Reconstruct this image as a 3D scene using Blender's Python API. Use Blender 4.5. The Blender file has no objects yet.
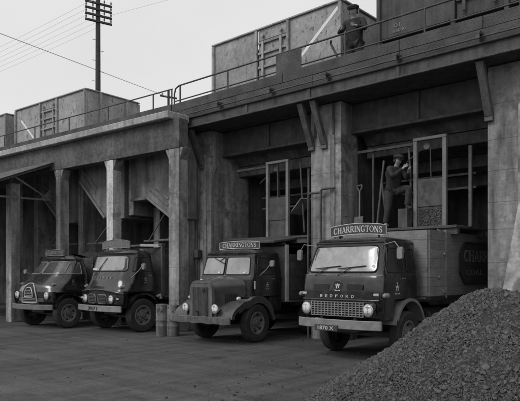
import bpy, bmesh, math, random
import numpy as np
from mathutils import Vector, Matrix
R = math.radians
random.seed(7)
scene = bpy.context.scene
col = scene.collection

# ------------------------------------------------------------------ camera
cd = bpy.data.cameras.new('camera')
cam = bpy.data.objects.new('camera', cd); col.objects.link(cam)
cam.location = (0, 0, 1.75)
cam.rotation_euler = (R(90), 0, math.atan2(.668, .744))
cd.sensor_width = 36; cd.lens = 600 / 520 * 36
cd.shift_y = .1356
cd.clip_start = .05; cd.clip_end = 3000
scene.camera = cam

# ------------------------------------------------------------------ overcast sky
SUN_EL, SUN_AZ = R(48), math.atan2(-.25, -.97)      # sun veiled by cloud, behind the photographer
w = bpy.data.worlds.new('World'); scene.world = w; w.use_nodes = True
nt = w.node_tree; nt.nodes.clear()
out = nt.nodes.new('ShaderNodeOutputWorld')
bg = nt.nodes.new('ShaderNodeBackground')
sky = nt.nodes.new('ShaderNodeTexSky'); sky.sky_type = 'NISHITA'; sky.sun_disc = False
sky.sun_elevation = SUN_EL; sky.sun_rotation = SUN_AZ; sky.dust_density = 4
bw = nt.nodes.new('ShaderNodeRGBToBW')
tc = nt.nodes.new('ShaderNodeTexCoord')
nz = nt.nodes.new('ShaderNodeTexNoise'); nz.inputs['Scale'].default_value = 2.2; nz.inputs['Detail'].default_value = 5
rp = nt.nodes.new('ShaderNodeMapRange')
rp.inputs['From Min'].default_value = .3; rp.inputs['From Max'].default_value = .7
rp.inputs['To Min'].default_value = 4.7; rp.inputs['To Max'].default_value = 5.7
mx = nt.nodes.new('ShaderNodeMix'); mx.data_type = 'FLOAT'; mx.inputs[0].default_value = .88
nt.links.new(tc.outputs['Generated'], nz.inputs['Vector'])
nt.links.new(nz.outputs['Fac'], rp.inputs['Value'])
nt.links.new(sky.outputs[0], bw.inputs[0])
nt.links.new(bw.outputs[0], mx.inputs[2]); nt.links.new(rp.outputs[0], mx.inputs[3])
nt.links.new(mx.outputs[0], bg.inputs['Color'])
bg.inputs['Strength'].default_value = .1
nt.links.new(bg.outputs[0], out.inputs[0])
sl = bpy.data.lights.new('sun', 'SUN'); sl.energy = .9; sl.angle = R(25)
sun = bpy.data.objects.new('sun', sl); col.objects.link(sun)
sd = Vector((math.sin(SUN_AZ) * math.cos(SUN_EL), math.cos(SUN_AZ) * math.cos(SUN_EL), math.sin(SUN_EL)))
sun.rotation_euler = sd.to_track_quat('Z', 'Y').to_euler()
sun.location = (0, -10, 20)
vs = scene.view_settings
vs.view_transform = 'Standard'; vs.look = 'None'; vs.gamma = 1; vs.exposure = 0.7; vs.use_curve_mapping = False
scene.render.film_transparent = False
scene.cycles.max_bounces = 6

# ------------------------------------------------------------------ materials (a black and white world)
def mat(name, base, rough=.8, var=.35, scale=3.0, bump=.0, bscale=40., spec=.4, metal=0., streak=0., patch=None,
        patch_scale=4., patch_at=.6, lines=None, coat=0., dust=0., speck=0., patch_stretch=None):
    m = bpy.data.materials.new(name); m.use_nodes = True
    t = m.node_tree; n = t.nodes; L = t.links
    b = n['Principled BSDF']
    b.inputs['Roughness'].default_value = rough
    b.inputs['Specular IOR Level'].default_value = spec
    b.inputs['Metallic'].default_value = metal
    if coat: b.inputs['Coat Weight'].default_value = coat; b.inputs['Coat Roughness'].default_value = .12
    tc = n.new('ShaderNodeTexCoord'); oi = n.new('ShaderNodeObjectInfo')
    off = n.new('ShaderNodeVectorMath'); off.operation = 'ADD'
    sc = n.new('ShaderNodeMath'); sc.operation = 'MULTIPLY'; sc.inputs[1].default_value = 37.
    L.new(oi.outputs['Random'], sc.inputs[0])
    L.new(tc.outputs['Object'], off.inputs[0]); L.new(sc.outputs[0], off.inputs[1])
    def noise(s, d=6, stretch=None):
        k = n.new('ShaderNodeTexNoise'); k.inputs['Scale'].default_value = s; k.inputs['Detail'].default_value = d
        k.inputs['Roughness'].default_value = .62
        if stretch:
            mp = n.new('ShaderNodeMapping'); mp.inputs['Scale'].default_value = stretch
            L.new(off.outputs[0], mp.inputs['Vector']); L.new(mp.outputs[0], k.inputs['Vector'])
        else: L.new(off.outputs[0], k.inputs['Vector'])
        return k.outputs['Fac']
    def rng(v, a, b_, lo=.3, hi=.7):
        k = n.new('ShaderNodeMapRange'); k.inputs['From Min'].default_value = lo; k.inputs['From Max'].default_value = hi
        k.inputs['To Min'].default_value = a; k.inputs['To Max'].default_value = b_
        L.new(v, k.inputs['Value']); return k.outputs[0]
    def mul(a, b_):
        k = n.new('ShaderNodeMath'); k.operation = 'MULTIPLY'
        L.new(a, k.inputs[0])
        if isinstance(b_, float): k.inputs[1].default_value = b_
        else: L.new(b_, k.inputs[1])
        return k.outputs[0]
    v = rng(noise(scale), base * (1 - var), base * (1 + var))
    v = mul(v, rng(noise(scale * 9), 1 - var * .5, 1 + var * .5))
    if streak: v = mul(v, rng(noise(scale * 1.1, 3, (2.4, 2.4, .3)), 1 - streak, 1 + streak * .6))
    v = mul(v, rng(oi.outputs['Random'], 1 - var * .25, 1 + var * .25, 0, 1))
    if patch is not None:
        k = n.new('ShaderNodeMix'); k.data_type = 'FLOAT'
        L.new(rng(noise(patch_scale, 8, patch_stretch), 0., 1., patch_at, patch_at + .07), k.inputs[0])
        L.new(v, k.inputs[2]); k.inputs[3].default_value = patch; v = k.outputs[0]
    if speck:
        v = mul(v, rng(noise(9, 10), 1 - speck * .6, 1 + speck * .6, .32, .68))
        v = mul(v, rng(noise(.55, 4), 1 - speck * .45, 1 + speck * .35, .35, .65))
    if dust:
        g = n.new('ShaderNodeNewGeometry'); sx = n.new('ShaderNodeSeparateXYZ'); L.new(g.outputs['Normal'], sx.inputs[0])
        k = n.new('ShaderNodeMix'); k.data_type = 'FLOAT'
        L.new(mul(rng(sx.outputs[2], 0., dust, .1, 1.), rng(noise(6), .5, 1.)), k.inputs[0])
        L.new(v, k.inputs[2]); k.inputs[3].default_value = .2; v = k.outputs[0]
    cb = n.new('ShaderNodeCombineColor')
    L.new(v, cb.inputs[0]); L.new(v, cb.inputs[1]); L.new(v, cb.inputs[2])
    L.new(cb.outputs[0], b.inputs['Base Color'])
    L.new(rng(noise(scale * 4), max(.05, rough - .12), min(1, rough + .12)), b.inputs['Roughness'])
    if bump:
        bp = n.new('ShaderNodeBump'); bp.inputs['Strength'].default_value = bump; bp.inputs['Distance'].default_value = .02
        hsrc = noise(bscale, 5)
        if lines:
            hsrc2 = noise(lines[0], 2, lines[1]); ad = n.new('ShaderNodeMath'); ad.operation = 'ADD'
            L.new(hsrc, ad.inputs[0]); L.new(hsrc2, ad.inputs[1]); hsrc = ad.outputs[0]
        L.new(hsrc, bp.inputs['Height']); L.new(bp.outputs[0], b.inputs['Normal'])
    return m

M = {}
M['concrete'] = mat('weathered concrete', .27, .9, .3, 1.3, .45, 26, .3, streak=.6, lines=(2, (.25, .25, 3.2)), patch=.14, patch_scale=1.3, patch_at=.55, speck=.3)
M['concrete_pale'] = mat('pale concrete', .36, .9, .25, 2.0, .4, 35, .3, streak=.2, patch=.2, patch_scale=3, patch_at=.62, speck=.4)
M['concrete_sunlit'] = mat('concrete with painted sunlight', .52, .9, .2, 2.0, .4, 35, .3, streak=.35, patch=.3, patch_scale=3, patch_at=.6, speck=.3)  # concrete lightened for one post: sunlight on its front put into the colour
M['concrete_dark'] = mat('smoke stained concrete', .115, .9, .35, 1.4, .5, 30, .3, streak=.25, lines=(2, (.25, .25, 3.2)), patch=.075, patch_scale=1.5, patch_at=.55, speck=.5)
M['hopper_edge'] = mat('worn hopper edge', .2, .9, .3, 3, .4, 30, .3)
M['hopper'] = mat('stained hopper boards', .17, .9, .35, 1.6, .4, 30, .3, streak=.4, lines=(2, (.25, .25, 3.2)))
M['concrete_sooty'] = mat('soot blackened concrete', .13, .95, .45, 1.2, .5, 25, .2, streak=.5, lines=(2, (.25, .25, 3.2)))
M['steel'] = mat('sooty steel', .07, .7, .4, 4, .3, 50, .4, streak=.3, patch=.04, patch_scale=6, patch_at=.6)
M['steel_grey'] = mat('grey painted steel', .10, .6, .35, 5, .2, 60, .4, streak=.3, patch=.06, patch_scale=9, patch_at=.62)
M['timber'] = mat('weathered timber', .085, .9, .35, 2, .6, 20, .2, lines=(5, (.6, .6, 16)), streak=0)
M['plank'] = mat('grey lorry planks', .19, .8, .25, 3, .4, 20, .3, lines=(4, (1, .6, 20)), patch=.11, patch_scale=5, patch_at=.63)
M['black'] = mat('black coach paint', .007, .22, .3, 5, 0, 20, .5, coat=.6, dust=.2, patch=.022, patch_scale=3.2, patch_at=.5)
M['black_dull'] = mat('dull dark paint', .02, .45, .4, 5, 0, 40, .4, dust=.2)
M['brown_grey'] = mat('faded bonnet paint', .05, .35, .3, 4, 0, 40, .5, coat=.3, dust=.2)
M['panel_grey'] = mat('dirty panel', .075, .8, .35, 5, .3, 30, .3, patch=.05, patch_scale=6, patch_at=.58)
M['grey_paint'] = mat('mid grey paint', .2, .45, .25, 6, .1, 60, .5, patch=.09, patch_scale=12, patch_at=.66)
M['pale_paint'] = mat('pale grey paint', .42, .5, .2, 6, .1, 60, .4, patch=.2, patch_scale=9, patch_at=.68)
M['white'] = mat('white sign paint', .72, .6, .12, 6)
M['letter'] = mat('lettering paint', .5, .6, .2, 9)
M['dull_letter'] = mat('faded lettering paint', .2, .7, .25, 9)
M['board_grey'] = mat('dusty roof board', .13, .7, .3, 6, .1, 40)
M['sign'] = mat('dark sign board', .045, .55, .3, 6, .1, 40)
M['tyre'] = mat('tyre rubber', .035, .85, .35, 8, .4, 60, .3, dust=.2)
M['rubber'] = mat('black rubber', .015, .6, .2, 10)
M['chrome'] = mat('dull chrome', .55, .25, .15, 8, metal=.9)
M['lens'] = mat('lamp glass', .62, .08, .3, 14, spec=.8, coat=.6)
M['dark_glass'] = mat('dark window glass', .016, .06, .3, 3, spec=.6)
M['dusty_glass'] = mat('dusty windscreen glass', .27, .18, .22, 2.2, spec=.7, coat=.5, patch=.2, patch_scale=1.4, patch_at=.55)
M['dim_glass'] = mat('lightly dusty glass', .07, .1, .5, 2.0, spec=.7, coat=.4)
M['wagon'] = mat('rusting wagon steel', .30, .75, .18, 1.2, .3, 18, .3, streak=.12, patch=.13, patch_scale=6, patch_at=.575, speck=.3, patch_stretch=(1.5, 1.5, .8))
M['wagon_dark'] = mat('dark wagon steel', .075, .8, .3, 3, .4, 25, .3, streak=.3, patch=.035, patch_scale=7, patch_at=.62)
M['pole'] = mat('creosoted pole', .06, .9, .3, 5, .5, 20, .2, lines=(4, (12, 12, .5)))
M['wire'] = mat('wire', .6, .8, .1)
M['insulator'] = mat('glazed insulator', .12, .2, .2, spec=.7)
M['drum'] = mat('rusted drum steel', .17, .75, .4, 4, .4, 30, .3, streak=.5, patch=.05, patch_scale=6, patch_at=.58)
M['cloth'] = mat('dark work cloth', .042, .95, .35, 8, .5, 60, .15)
M['cloth_grey'] = mat('grey work cloth', .05, .95, .35, 8, .5, 60, .15)
M['skin'] = mat('skin', .3, .6, .2, 10, .1, 60)
M['leather'] = mat('boot leather', .02, .6, .3, 10)
M['sack'] = mat('coarse sacking', .05, .95, .3, 8, .5, 80, .2)
M['coal'] = mat('coal lumps', .072, .6, .6, 30, 0, 60, .4)
M['coal_dust'] = mat('coal dust slope', .04, .85, .4, 12, .9, 90, .3)
M['card'] = mat('pale paper tax disc', .7, .7, .1, 20)

def ground_mat():
    m = bpy.data.materials.new('coal dusted yard'); m.use_nodes = True
    t = m.node_tree; n = t.nodes; L = t.links; b = n['Principled BSDF']
    tc = n.new('ShaderNodeTexCoord')
    def noise(s, d, st=(1, 1, 1), rot=0., rough=.6):
        mp = n.new('ShaderNodeMapping'); mp.inputs['Scale'].default_value = st; mp.inputs['Rotation'].default_value = (0, 0, rot)
        k = n.new('ShaderNodeTexNoise'); k.inputs['Scale'].default_value = s; k.inputs['Detail'].default_value = d; k.inputs['Roughness'].default_value = rough
        L.new(tc.outputs['Object'], mp.inputs['Vector']); L.new(mp.outputs[0], k.inputs['Vector']); return k.outputs['Fac']
    def rng(v, a, b_, lo=.3, hi=.7):
        k = n.new('ShaderNodeMapRange'); k.inputs['From Min'].default_value = lo; k.inputs['From Max'].default_value = hi
        k.inputs['To Min'].default_value = a; k.inputs['To Max'].default_value = b_; L.new(v, k.inputs['Value']); return k.outputs[0]
    def op(o, a, b_):
        k = n.new('ShaderNodeMath'); k.operation = o; L.new(a, k.inputs[0])
        if isinstance(b_, float): k.inputs[1].default_value = b_
        else: L.new(b_, k.inputs[1])
        return k.outputs[0]
    v = rng(noise(.5, 8), .054, .086)
    v = op('MULTIPLY', v, rng(noise(1.1, 6, (3.2, .22, 1), R(8)), .7, 1.3))      # tyre-swept streaks towards the bays
    v = op('MULTIPLY', v, rng(noise(.9, 6, (.22, 3.4, 1), R(14)), .74, 1.26))       # and along the yard
    v = op('MULTIPLY', v, rng(noise(60, 3), .7, 1.3))
    v = op('MULTIPLY', v, rng(noise(14, 5), .8, 1.2))
    v = op('MULTIPLY', v, rng(noise(.35, 3), .8, 1.15))
    v = op('MULTIPLY', v, rng(noise(1.3, 7, (1, 1, 1), .4), .62, 1.0, .33, .42))
    cb = n.new('ShaderNodeCombineColor')
    for i in range(3): L.new(v, cb.inputs[i])
    L.new(cb.outputs[0], b.inputs['Base Color'])
    L.new(rng(noise(.8, 6), .62, .95), b.inputs['Roughness']); b.inputs['Specular IOR Level'].default_value = .3
    bp = n.new('ShaderNodeBump'); bp.inputs['Strength'].default_value = .6; bp.inputs['Distance'].default_value = .03
    L.new(op('ADD', noise(45, 5), op('MULTIPLY', noise(5, 5), 1.5)), bp.inputs['Height']); L.new(bp.outputs[0], b.inputs['Normal'])
    return m
M['yard'] = ground_mat()

# ------------------------------------------------------------------ helpers
class MB:
    def __init__(s): s.v = []; s.f = []
    def add(s, vs, fs):
        k = len(s.v); s.v += [tuple(p) for p in vs]; s.f += [tuple(i + k for i in f) for f in fs]; return s
    def box(s, x0, x1, y0, y1, z0, z1):
        vs = [(x, y, z) for z in (z0, z1) for y in (y0, y1) for x in (x0, x1)]
        return s.add(vs, [(0, 2, 3, 1), (4, 5, 7, 6), (0, 1, 5, 4), (2, 6, 7, 3), (0, 4, 6, 2), (1, 3, 7, 5)])
    def beam(s, p, q, w, h, up=(0, 0, 1)):
        p, q = Vector(p), Vector(q); d = (q - p).normalized(); u = Vector(up)
        if abs(d.dot(u)) > .99: u = Vector((1, 0, 0))
        r = d.cross(u).normalized(); u = r.cross(d)
        vs = []
        for c in (p, q):
            for a, b in ((-1, -1), (1, -1), (1, 1), (-1, 1)): vs.append(c + r * a * w / 2 + u * b * h / 2)
        return s.add(vs, [(3, 2, 1, 0), (4, 5, 6, 7), (0, 1, 5, 4), (1, 2, 6, 5), (2, 3, 7, 6), (3, 0, 4, 7)])
    def tube(s, pts, r, n=8, caps=True):
        pts = [Vector(p) for p in pts]; rings = []
        prev = None
        for i, p in enumerate(pts):
            d = (pts[min(i + 1, len(pts) - 1)] - pts[max(i - 1, 0)]).normalized()
            if prev is None:
                a = Vector((0, 0, 1)) if abs(d.z) < .9 else Vector((1, 0, 0)); u = d.cross(a).normalized()
            else: u = (prev - d * prev.dot(d)).normalized()
            prev = u; v = d.cross(u); rr = r[i] if isinstance(r, (list, tuple)) else r
            rings.append([p + (u * math.cos(2 * math.pi * k / n) + v * math.sin(2 * math.pi * k / n)) * rr for k in range(n)])
        vs = [p for g in rings for p in g]; fs = []
        for i in range(len(rings) - 1):
            for k in range(n): fs.append((i * n + k, i * n + (k + 1) % n, (i + 1) * n + (k + 1) % n, (i + 1) * n + k))
        if caps: fs += [tuple(range(n))[::-1], tuple((len(rings) - 1) * n + k for k in range(n))]
        return s.add(vs, fs)
    def loft(s, secs, cap=True, closed=True):
        n = len(secs[0]); vs = [p for g in secs for p in g]; fs = []
        for i in range(len(secs) - 1):
            for k in range(n if closed else n - 1):
                fs.append((i * n + k, i * n + (k + 1) % n, (i + 1) * n + (k + 1) % n, (i + 1) * n + k))
        if cap: fs += [tuple(range(n))[::-1], tuple((len(secs) - 1) * n + k for k in range(n))]
        return s.add(vs, fs)
    def lathe(s, prof, c, axis='x', n=28, cap=True):
        # prof: (radius, along) pairs
        c = Vector(c); secs = []
        for r, a in prof:
            g = []
            for k in range(n):
                t = 2 * math.pi * k / n; p, q = r * math.cos(t), r * math.sin(t)
                g.append(c + Vector({'x': (a, p, q), 'y': (p, a, q), 'z': (p, q, a)}[axis]))
            secs.append(g)
        return s.loft(secs, cap=cap)
    def prism(s, poly, axis, a0, a1):
        f = {'x': lambda u, v, a: (a, u, v), 'y': lambda u, v, a: (u, a, v), 'z': lambda u, v, a: (u, v, a)}[axis]
        return s.loft([[f(u, v, a0) for u, v in poly], [f(u, v, a1) for u, v in poly]])
    def strip(s, path, x0, x1, t, lip=0.):
        """curved sheet: (y,z) path swept across x, thickness t outward from the wheel side"""
        P = [Vector(p) for p in path]; secs = []
        for i, p in enumerate(P):
            d = (P[min(i + 1, len(P) - 1)] - P[max(i - 1, 0)]).normalized(); nn = Vector((d.y, -d.x))
            q = p + nn * t; e = p + nn * (t + lip)
            if lip: secs.append([(x0, p.x, p.y), (x1, p.x, p.y), (x1 + .0, e.x, e.y), (x1 - t * math.copysign(1, x1 - x0), e.x, e.y), (x1 - t * math.copysign(1, x1 - x0), q.x, q.y), (x0, q.x, q.y)])
            else: secs.append([(x0, p.x, p.y), (x1, p.x, p.y), (x1, q.x, q.y), (x0, q.x, q.y)])
        return s.loft(secs)

def obj(name, mb, m, parent=None, bevel=0., smooth=None, org=None, kind=None, label=None):
    me = bpy.data.meshes.new(name)
    v = mb.v if org is None else [(a - org[0], b - org[1], c - org[2]) for a, b, c in mb.v]
    me.from_pydata(v, [], mb.f)
    bm = bmesh.new(); bm.from_mesh(me)
    bmesh.ops.recalc_face_normals(bm, faces=bm.faces)
    if bevel:
        es = [e for e in bm.edges if len(e.link_faces) == 2 and e.calc_face_angle(0) > R(35)]
        bmesh.ops.bevel(bm, geom=es, offset=bevel, segments=1, affect='EDGES', clamp_overlap=True)
    bm.to_mesh(me); bm.free()
    if smooth is not None:
        me.polygons.foreach_set('use_smooth', [True] * len(me.polygons)); me.set_sharp_from_angle(angle=R(smooth))
    me.materials.append(M[m] if isinstance(m, str) else m)
    o = bpy.data.objects.new(name, me); col.objects.link(o)
    if parent: o.parent = parent
    if org is not None: o.location = org
    if kind: o['kind'] = kind
    if label: o['label'] = label
    return o
def thing(name, label, cat, loc=(0, 0, 0), rz=0., group=None):
    o = bpy.data.objects.new(name, None); col.objects.link(o); o.empty_display_size = .3
    o.location = loc; o.rotation_euler = (0, 0, rz); o['label'] = label; o['category'] = cat
    if group: o['group'] = group
    return o
def tag(o, label, cat, group=None):
    o['label'] = label; o['category'] = cat
    if group: o['group'] = group
    return o
def copies(o, locs, parent=None, rots=None):
    res = []
    for i, l in enumerate(locs):
        c = o.copy(); col.objects.link(c); c.location = l
        if rots: c.rotation_euler = rots[i]
        if parent: c.parent = parent
        res.append(c)
    return res

def text_pts(s):
    cu = bpy.data.curves.new('t', 'FONT'); cu.body = s; cu.size = 1; cu.align_x = 'CENTER'; cu.extrude = .03; cu.resolution_u = 3
    cu.offset = .008
    o = bpy.data.objects.new('t', cu); col.objects.link(o)
    me = bpy.data.meshes.new_from_object(o.evaluated_get(bpy.context.evaluated_depsgraph_get()))
    v = [tuple(p.co) for p in me.vertices]; f = [tuple(p.vertices) for p in me.polygons]
    bpy.data.objects.remove(o); bpy.data.curves.remove(cu); bpy.data.meshes.remove(me)
    return v, f
def text(name, s, wd, ht, m, parent, place, depth=.006):
    """place(u, v, d) -> point; u across, v up, d outward; word fitted into wd x ht and centred on u=v=0"""
    v, f = text_pts(s); a = np.array(v)
    lo, hi = a.min(0), a.max(0)
    mb = MB()
    mb.add([place((x - (lo[0] + hi[0]) / 2) * wd / (hi[0] - lo[0]), (y - (lo[1] + hi[1]) / 2) * ht / (hi[1] - lo[1]), (z - lo[2]) / (hi[2] - lo[2]) * depth) for x, y, z in v], f)
    return obj(name, mb, m, parent)

# painted roman capitals: thick stems, thin hairlines, bracketless serifs (strokes on a 1-high grid)
TK, TN = .17, .075
def arc(cx, cy, rx, ry, a0, a1, n=14): return [(cx + rx * math.cos(R(a0 + (a1 - a0) * k / n)), cy + ry * math.sin(R(a0 + (a1 - a0) * k / n))) for k in range(n + 1)]
def ser(x, y, w=.17): return ([(x - w, y), (x + w, y)], TN, TN)
ROMAN = {   # letter: (advance, strokes); stroke = (points, width at start/end, width in the middle)
 'C': (.86, [(arc(.45, .5, .36, .46, 48, 312), TN, TK), ([(.70, .70), (.70, .96)], TN, TN), ([(.70, .04), (.70, .26)], TN, TN)]),
 'H': (.98, [([(.2, 0), (.2, 1)], TK, TK), ([(.78, 0), (.78, 1)], TK, TK), ([(.2, .52), (.78, .52)], TN, TN), ser(.2, .035), ser(.2, .965), ser(.78, .035), ser(.78, .965)]),
 'A': (.94, [([(.14, 0), (.47, 1)], TN, TN), ([(.44, 1), (.80, 0)], TK, TK), ([(.25, .33), (.68, .33)], TN, TN), ser(.14, .035, .13), ser(.80, .035, .14)]),
 'R': (.92, [([(.2, 0), (.2, 1)], TK, TK), ([(.2, .96)] + arc(.46, .74, .22, .22, 90, -90, 10) + [(.2, .52)], TN, TN * 1.7), ([(.44, .52), (.80, .03)], TK, TK), ser(.2, .035), ser(.16, .965, .13), ser(.82, .035, .1)]),
 'I': (.42, [([(.21, 0), (.21, 1)], TK, TK), ser(.21, .035), ser(.21, .965)]),
 'N': (1.0, [([(.18, 0), (.18, 1)], TN, TN), ([(.16, 1), (.80, 0)], TK, TK), ([(.80, 0), (.80, 1)], TN, TN), ser(.18, .035, .15), ser(.13, .965, .12), ser(.80, .965, .15)]),
 'G': (.94, [(arc(.46, .5, .37, .46, 48, 305), TN, TK), ([(.73, .05), (.73, .44)], TK, TK), ser(.71, .44, .16), ([(.71, .70), (.71, .96)], TN, TN)]),
 'T': (.86, [([(.43, 0), (.43, 1)], TK, TK), ([(.06, .96), (.80, .96)], TN, TN), ([(.08, .76), (.08, 1)], TN, TN), ([(.78, .76), (.78, 1)], TN, TN), ser(.43, .035)]),
 'O': (.98, [(arc(.49, .5, .37, .46, 0, 180), TK, TN), (arc(.49, .5, .37, .46, 180, 360), TK, TN)]),
 'S': (.74, [(arc(.37, .74, .22, .22, 30, 270, 12)[:-1] + arc(.37, .27, .24, .24, 90, -150, 12), TN, TK * .9), ([(.58, .74), (.58, .96)], TN, TN), ([(.13, .04), (.13, .28)], TN, TN)]),
 'L': (.80, [([(.2, 0), (.2, 1)], TK, TK), ([(.2, .04), (.70, .04)], TN, TN), ([(.70, .0), (.70, .26)], TN, TN), ser(.2, .035), ser(.2, .965)]),
 ' ': (.5, [])}
def roman(name, word, wd, ht, m, parent, place, depth=.005):
    tot = sum(ROMAN[c][0] for c in word); kx = wd / tot; mb = MB(); x0 = -wd / 2; q = 0
    for c in word:
        adv, strokes = ROMAN[c]
        for pts, wa, wm in strokes:
            P = [Vector((x0 + p[0] * kx, (p[1] - .5) * ht)) for p in pts]; secs = []; q += 1
            dd = depth + .0002 * (q % 5)
            for i, p in enumerate(P):
                d = (P[min(i + 1, len(P) - 1)] - P[max(i - 1, 0)]).normalized(); t = i / (len(P) - 1)
                hw = (wa + (wm - wa) * math.sin(math.pi * t) ** 1.2) * ht * .5; nn = Vector((-d.y, d.x)) * hw
                a, b = p + nn, p - nn
                secs.append([place(a.x, a.y, 0), place(a.x, a.y, dd), place(b.x, b.y, dd), place(b.x, b.y, 0)])
            mb.loft(secs)
        x0 += adv * kx
    return obj(name, mb, m, parent)

def rpoly(pts, r, n=5):
    out = []; N = len(pts)
    for i in range(N):
        p = Vector(pts[i]); a = (Vector(pts[i - 1]) - p).normalized(); b = (Vector(pts[(i + 1) % N]) - p).normalized()
        for k in range(n + 1):
            t = k / n; A = p + a * r; B = p + b * r
            out.append(((1 - t) ** 2) * A + 2 * t * (1 - t) * p + t * t * B)
    # subdivide long straight runs so that a patch follows a curved panel
    res = []
    for i in range(len(out)):
        p, q = out[i], out[(i + 1) % len(out)]; k = max(1, int((q - p).length / .12))
        for j in range(k): res.append(p.lerp(q, j / k))
    return res
def patch(name, outline, surf, nrm, off, m, parent, skirt=.03, rings=6, label=None):
    c = sum(outline, Vector((0, 0))) / len(outline); n = len(outline); vs = []; nrm = Vector(nrm)
    for k in range(1, rings + 1):
        for p in outline: q = c.lerp(p, k / rings); vs.append(surf(q.x, q.y) + nrm * off)
    for p in outline: vs.append(surf(p.x, p.y) + nrm * (off - skirt))
    vs.append(surf(c.x, c.y) + nrm * off); fs = []
    for k in range(rings):
        for i in range(n): fs.append((k * n + i, k * n + (i + 1) % n, (k + 1) * n + (i + 1) % n, (k + 1) * n + i))
    for i in range(n): fs.append((len(vs) - 1, (i + 1) % n, i))
    return obj(name, MB().add(vs, fs), m, parent, smooth=40, label=label)
def rim_tube(name, outline, surf, nrm, off, r, m, parent):
    pts = [surf(p.x, p.y) + Vector(nrm) * off for p in outline]; pts += [pts[0]]
    return obj(name, MB().tube(pts, r, 6, caps=False), m, parent, smooth=60)

class Cab:
    """shell given as rings: (z, half width, front y, back y, front corner radius, back corner radius, bow)"""
    def __init__(s, keys): s.k = keys
    def at(s, z):
        k = s.k
        if z <= k[0][0]: return k[0][1:]
        for a, b in zip(k, k[1:]):
            if z <= b[0]:
                t = (z - a[0]) / (b[0] - a[0]); return tuple(p + (q - p) * t for p, q in zip(a[1:], b[1:]))
        return k[-1][1:]
    def front(s, x, z):
        hw, yf, yb, rf, rb, bow = s.at(z); ax = min(abs(x), hw); y = yf
        if ax > hw - rf: d = ax - (hw - rf); y = yf + rf - math.sqrt(max(0, rf * rf - d * d))
        return Vector((x, y + bow * (ax / hw) ** 2, z))
    def side(s, y, z, sg=1):
        hw, yf, yb, rf, rb, bow = s.at(z); x = hw; yc = yf + rf + bow * .85
        if y < yc: d = min(yc - y, rf); x = hw - rf + math.sqrt(max(0, rf * rf - d * d))
        if y > yb - rb: d = min(y - yb + rb, rb); x = hw - rb + math.sqrt(max(0, rb * rb - d * d))
        return Vector((sg * x, y, z))
    def ring(s, z):
        hw, yf, yb, rf, rb, bow = s.at(z); P = []
        for i in range(-8, 9): x = i / 8 * (hw - rf); P.append((x, yf))
        for i in range(1, 7): t = i / 6 * math.pi / 2; P.append((hw - rf + rf * math.sin(t), yf + rf - rf * math.cos(t)))
        for i in range(1, 6): P.append((hw, yf + rf + (yb - rb - yf - rf) * i / 6))
        for i in range(0, 5): t = i / 4 * math.pi / 2; P.append((hw - rb + rb * math.cos(t), yb - rb + rb * math.sin(t)))
        Q = [(-x, y) for x, y in P[17:]][::-1]
        res = []
        for x, y in P + Q:
            mid = (yf + yb) / 2; w_ = max(0, min(1, (mid - y) / (mid - yf) * 1.6))
            res.append((x, y + bow * (x / hw) ** 2 * w_, z))
        return res
    def mesh(s, step=.05):
        zs = []
        for a, b in zip(s.k, s.k[1:]):
            n = max(1, int((b[0] - a[0]) / step)); zs += [a[0] + (b[0] - a[0]) * i / n for i in range(n)]
        zs.append(s.k[-1][0])
        return MB().loft([s.ring(z) for z in zs])

def L2W(U, V, z=0):       # frame of the older, left-hand length of the viaduct (turned 3.25 degrees)
    return Vector((.9984 * U - .0567 * V, .0567 * U + .9984 * V, z))
LROT = R(3.25)

# ------------------------------------------------------------------ ground
g = MB(); S = 900
g.add([(-S, -S, 0), (S, -S, 0), (S, S, 0), (-S, S, 0)], [(0, 1, 2, 3)])
obj('yard_ground', g, 'yard', kind='structure')

# ------------------------------------------------------------------ viaduct, right hand length
def lift_column(x0, x1, y0, y1, z0, z1, lift=.62, groove=.005):
    mb = MB(); z = z0
    while z < z1 - .01:
        t = min(z + lift * random.uniform(.8, 1.25), z1)
        mb.box(x0, x1, y0, y1, z, t - .005)
        if t < z1: mb.box(x0 + groove, x1 - groove, y0 + groove, y1 - groove, t - .005, t)
        z = t
    return mb
VR = thing('loading_viaduct', 'sooty railway loading viaduct on wide concrete columns with steel edge girder', 'viaduct', (-6.5, 12.5, 0))
def vr(name, mb, m, **k): k.setdefault('bevel', .012); o = obj(name, mb, m, VR, org=None, **k); o.location = (6.5, -12.5, 0); return o
COLX = [(-14.15, -13.2), (-9.44, -8.5), (-4.83, -3.85), (-.2, .75)]
for a, b in COLX:
    mb = lift_column(a, b, 12.5, 13.25 if a == -9.44 else 14.15, 0, 6.0)
    vr('column', mb, 'concrete', bevel=.01)
    vr('pilaster', MB().box(a + .62, a + .76, 12.46, 12.499, .0, 5.2), 'concrete')
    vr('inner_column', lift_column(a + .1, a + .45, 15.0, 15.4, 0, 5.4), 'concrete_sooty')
b4 = MB().prism([(12.497, 3.2), (12.497, 0), (10.95, 0), (11.0, .25)], 'x', -4.2, -3.6)
vr('buttress', b4, 'concrete')
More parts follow.
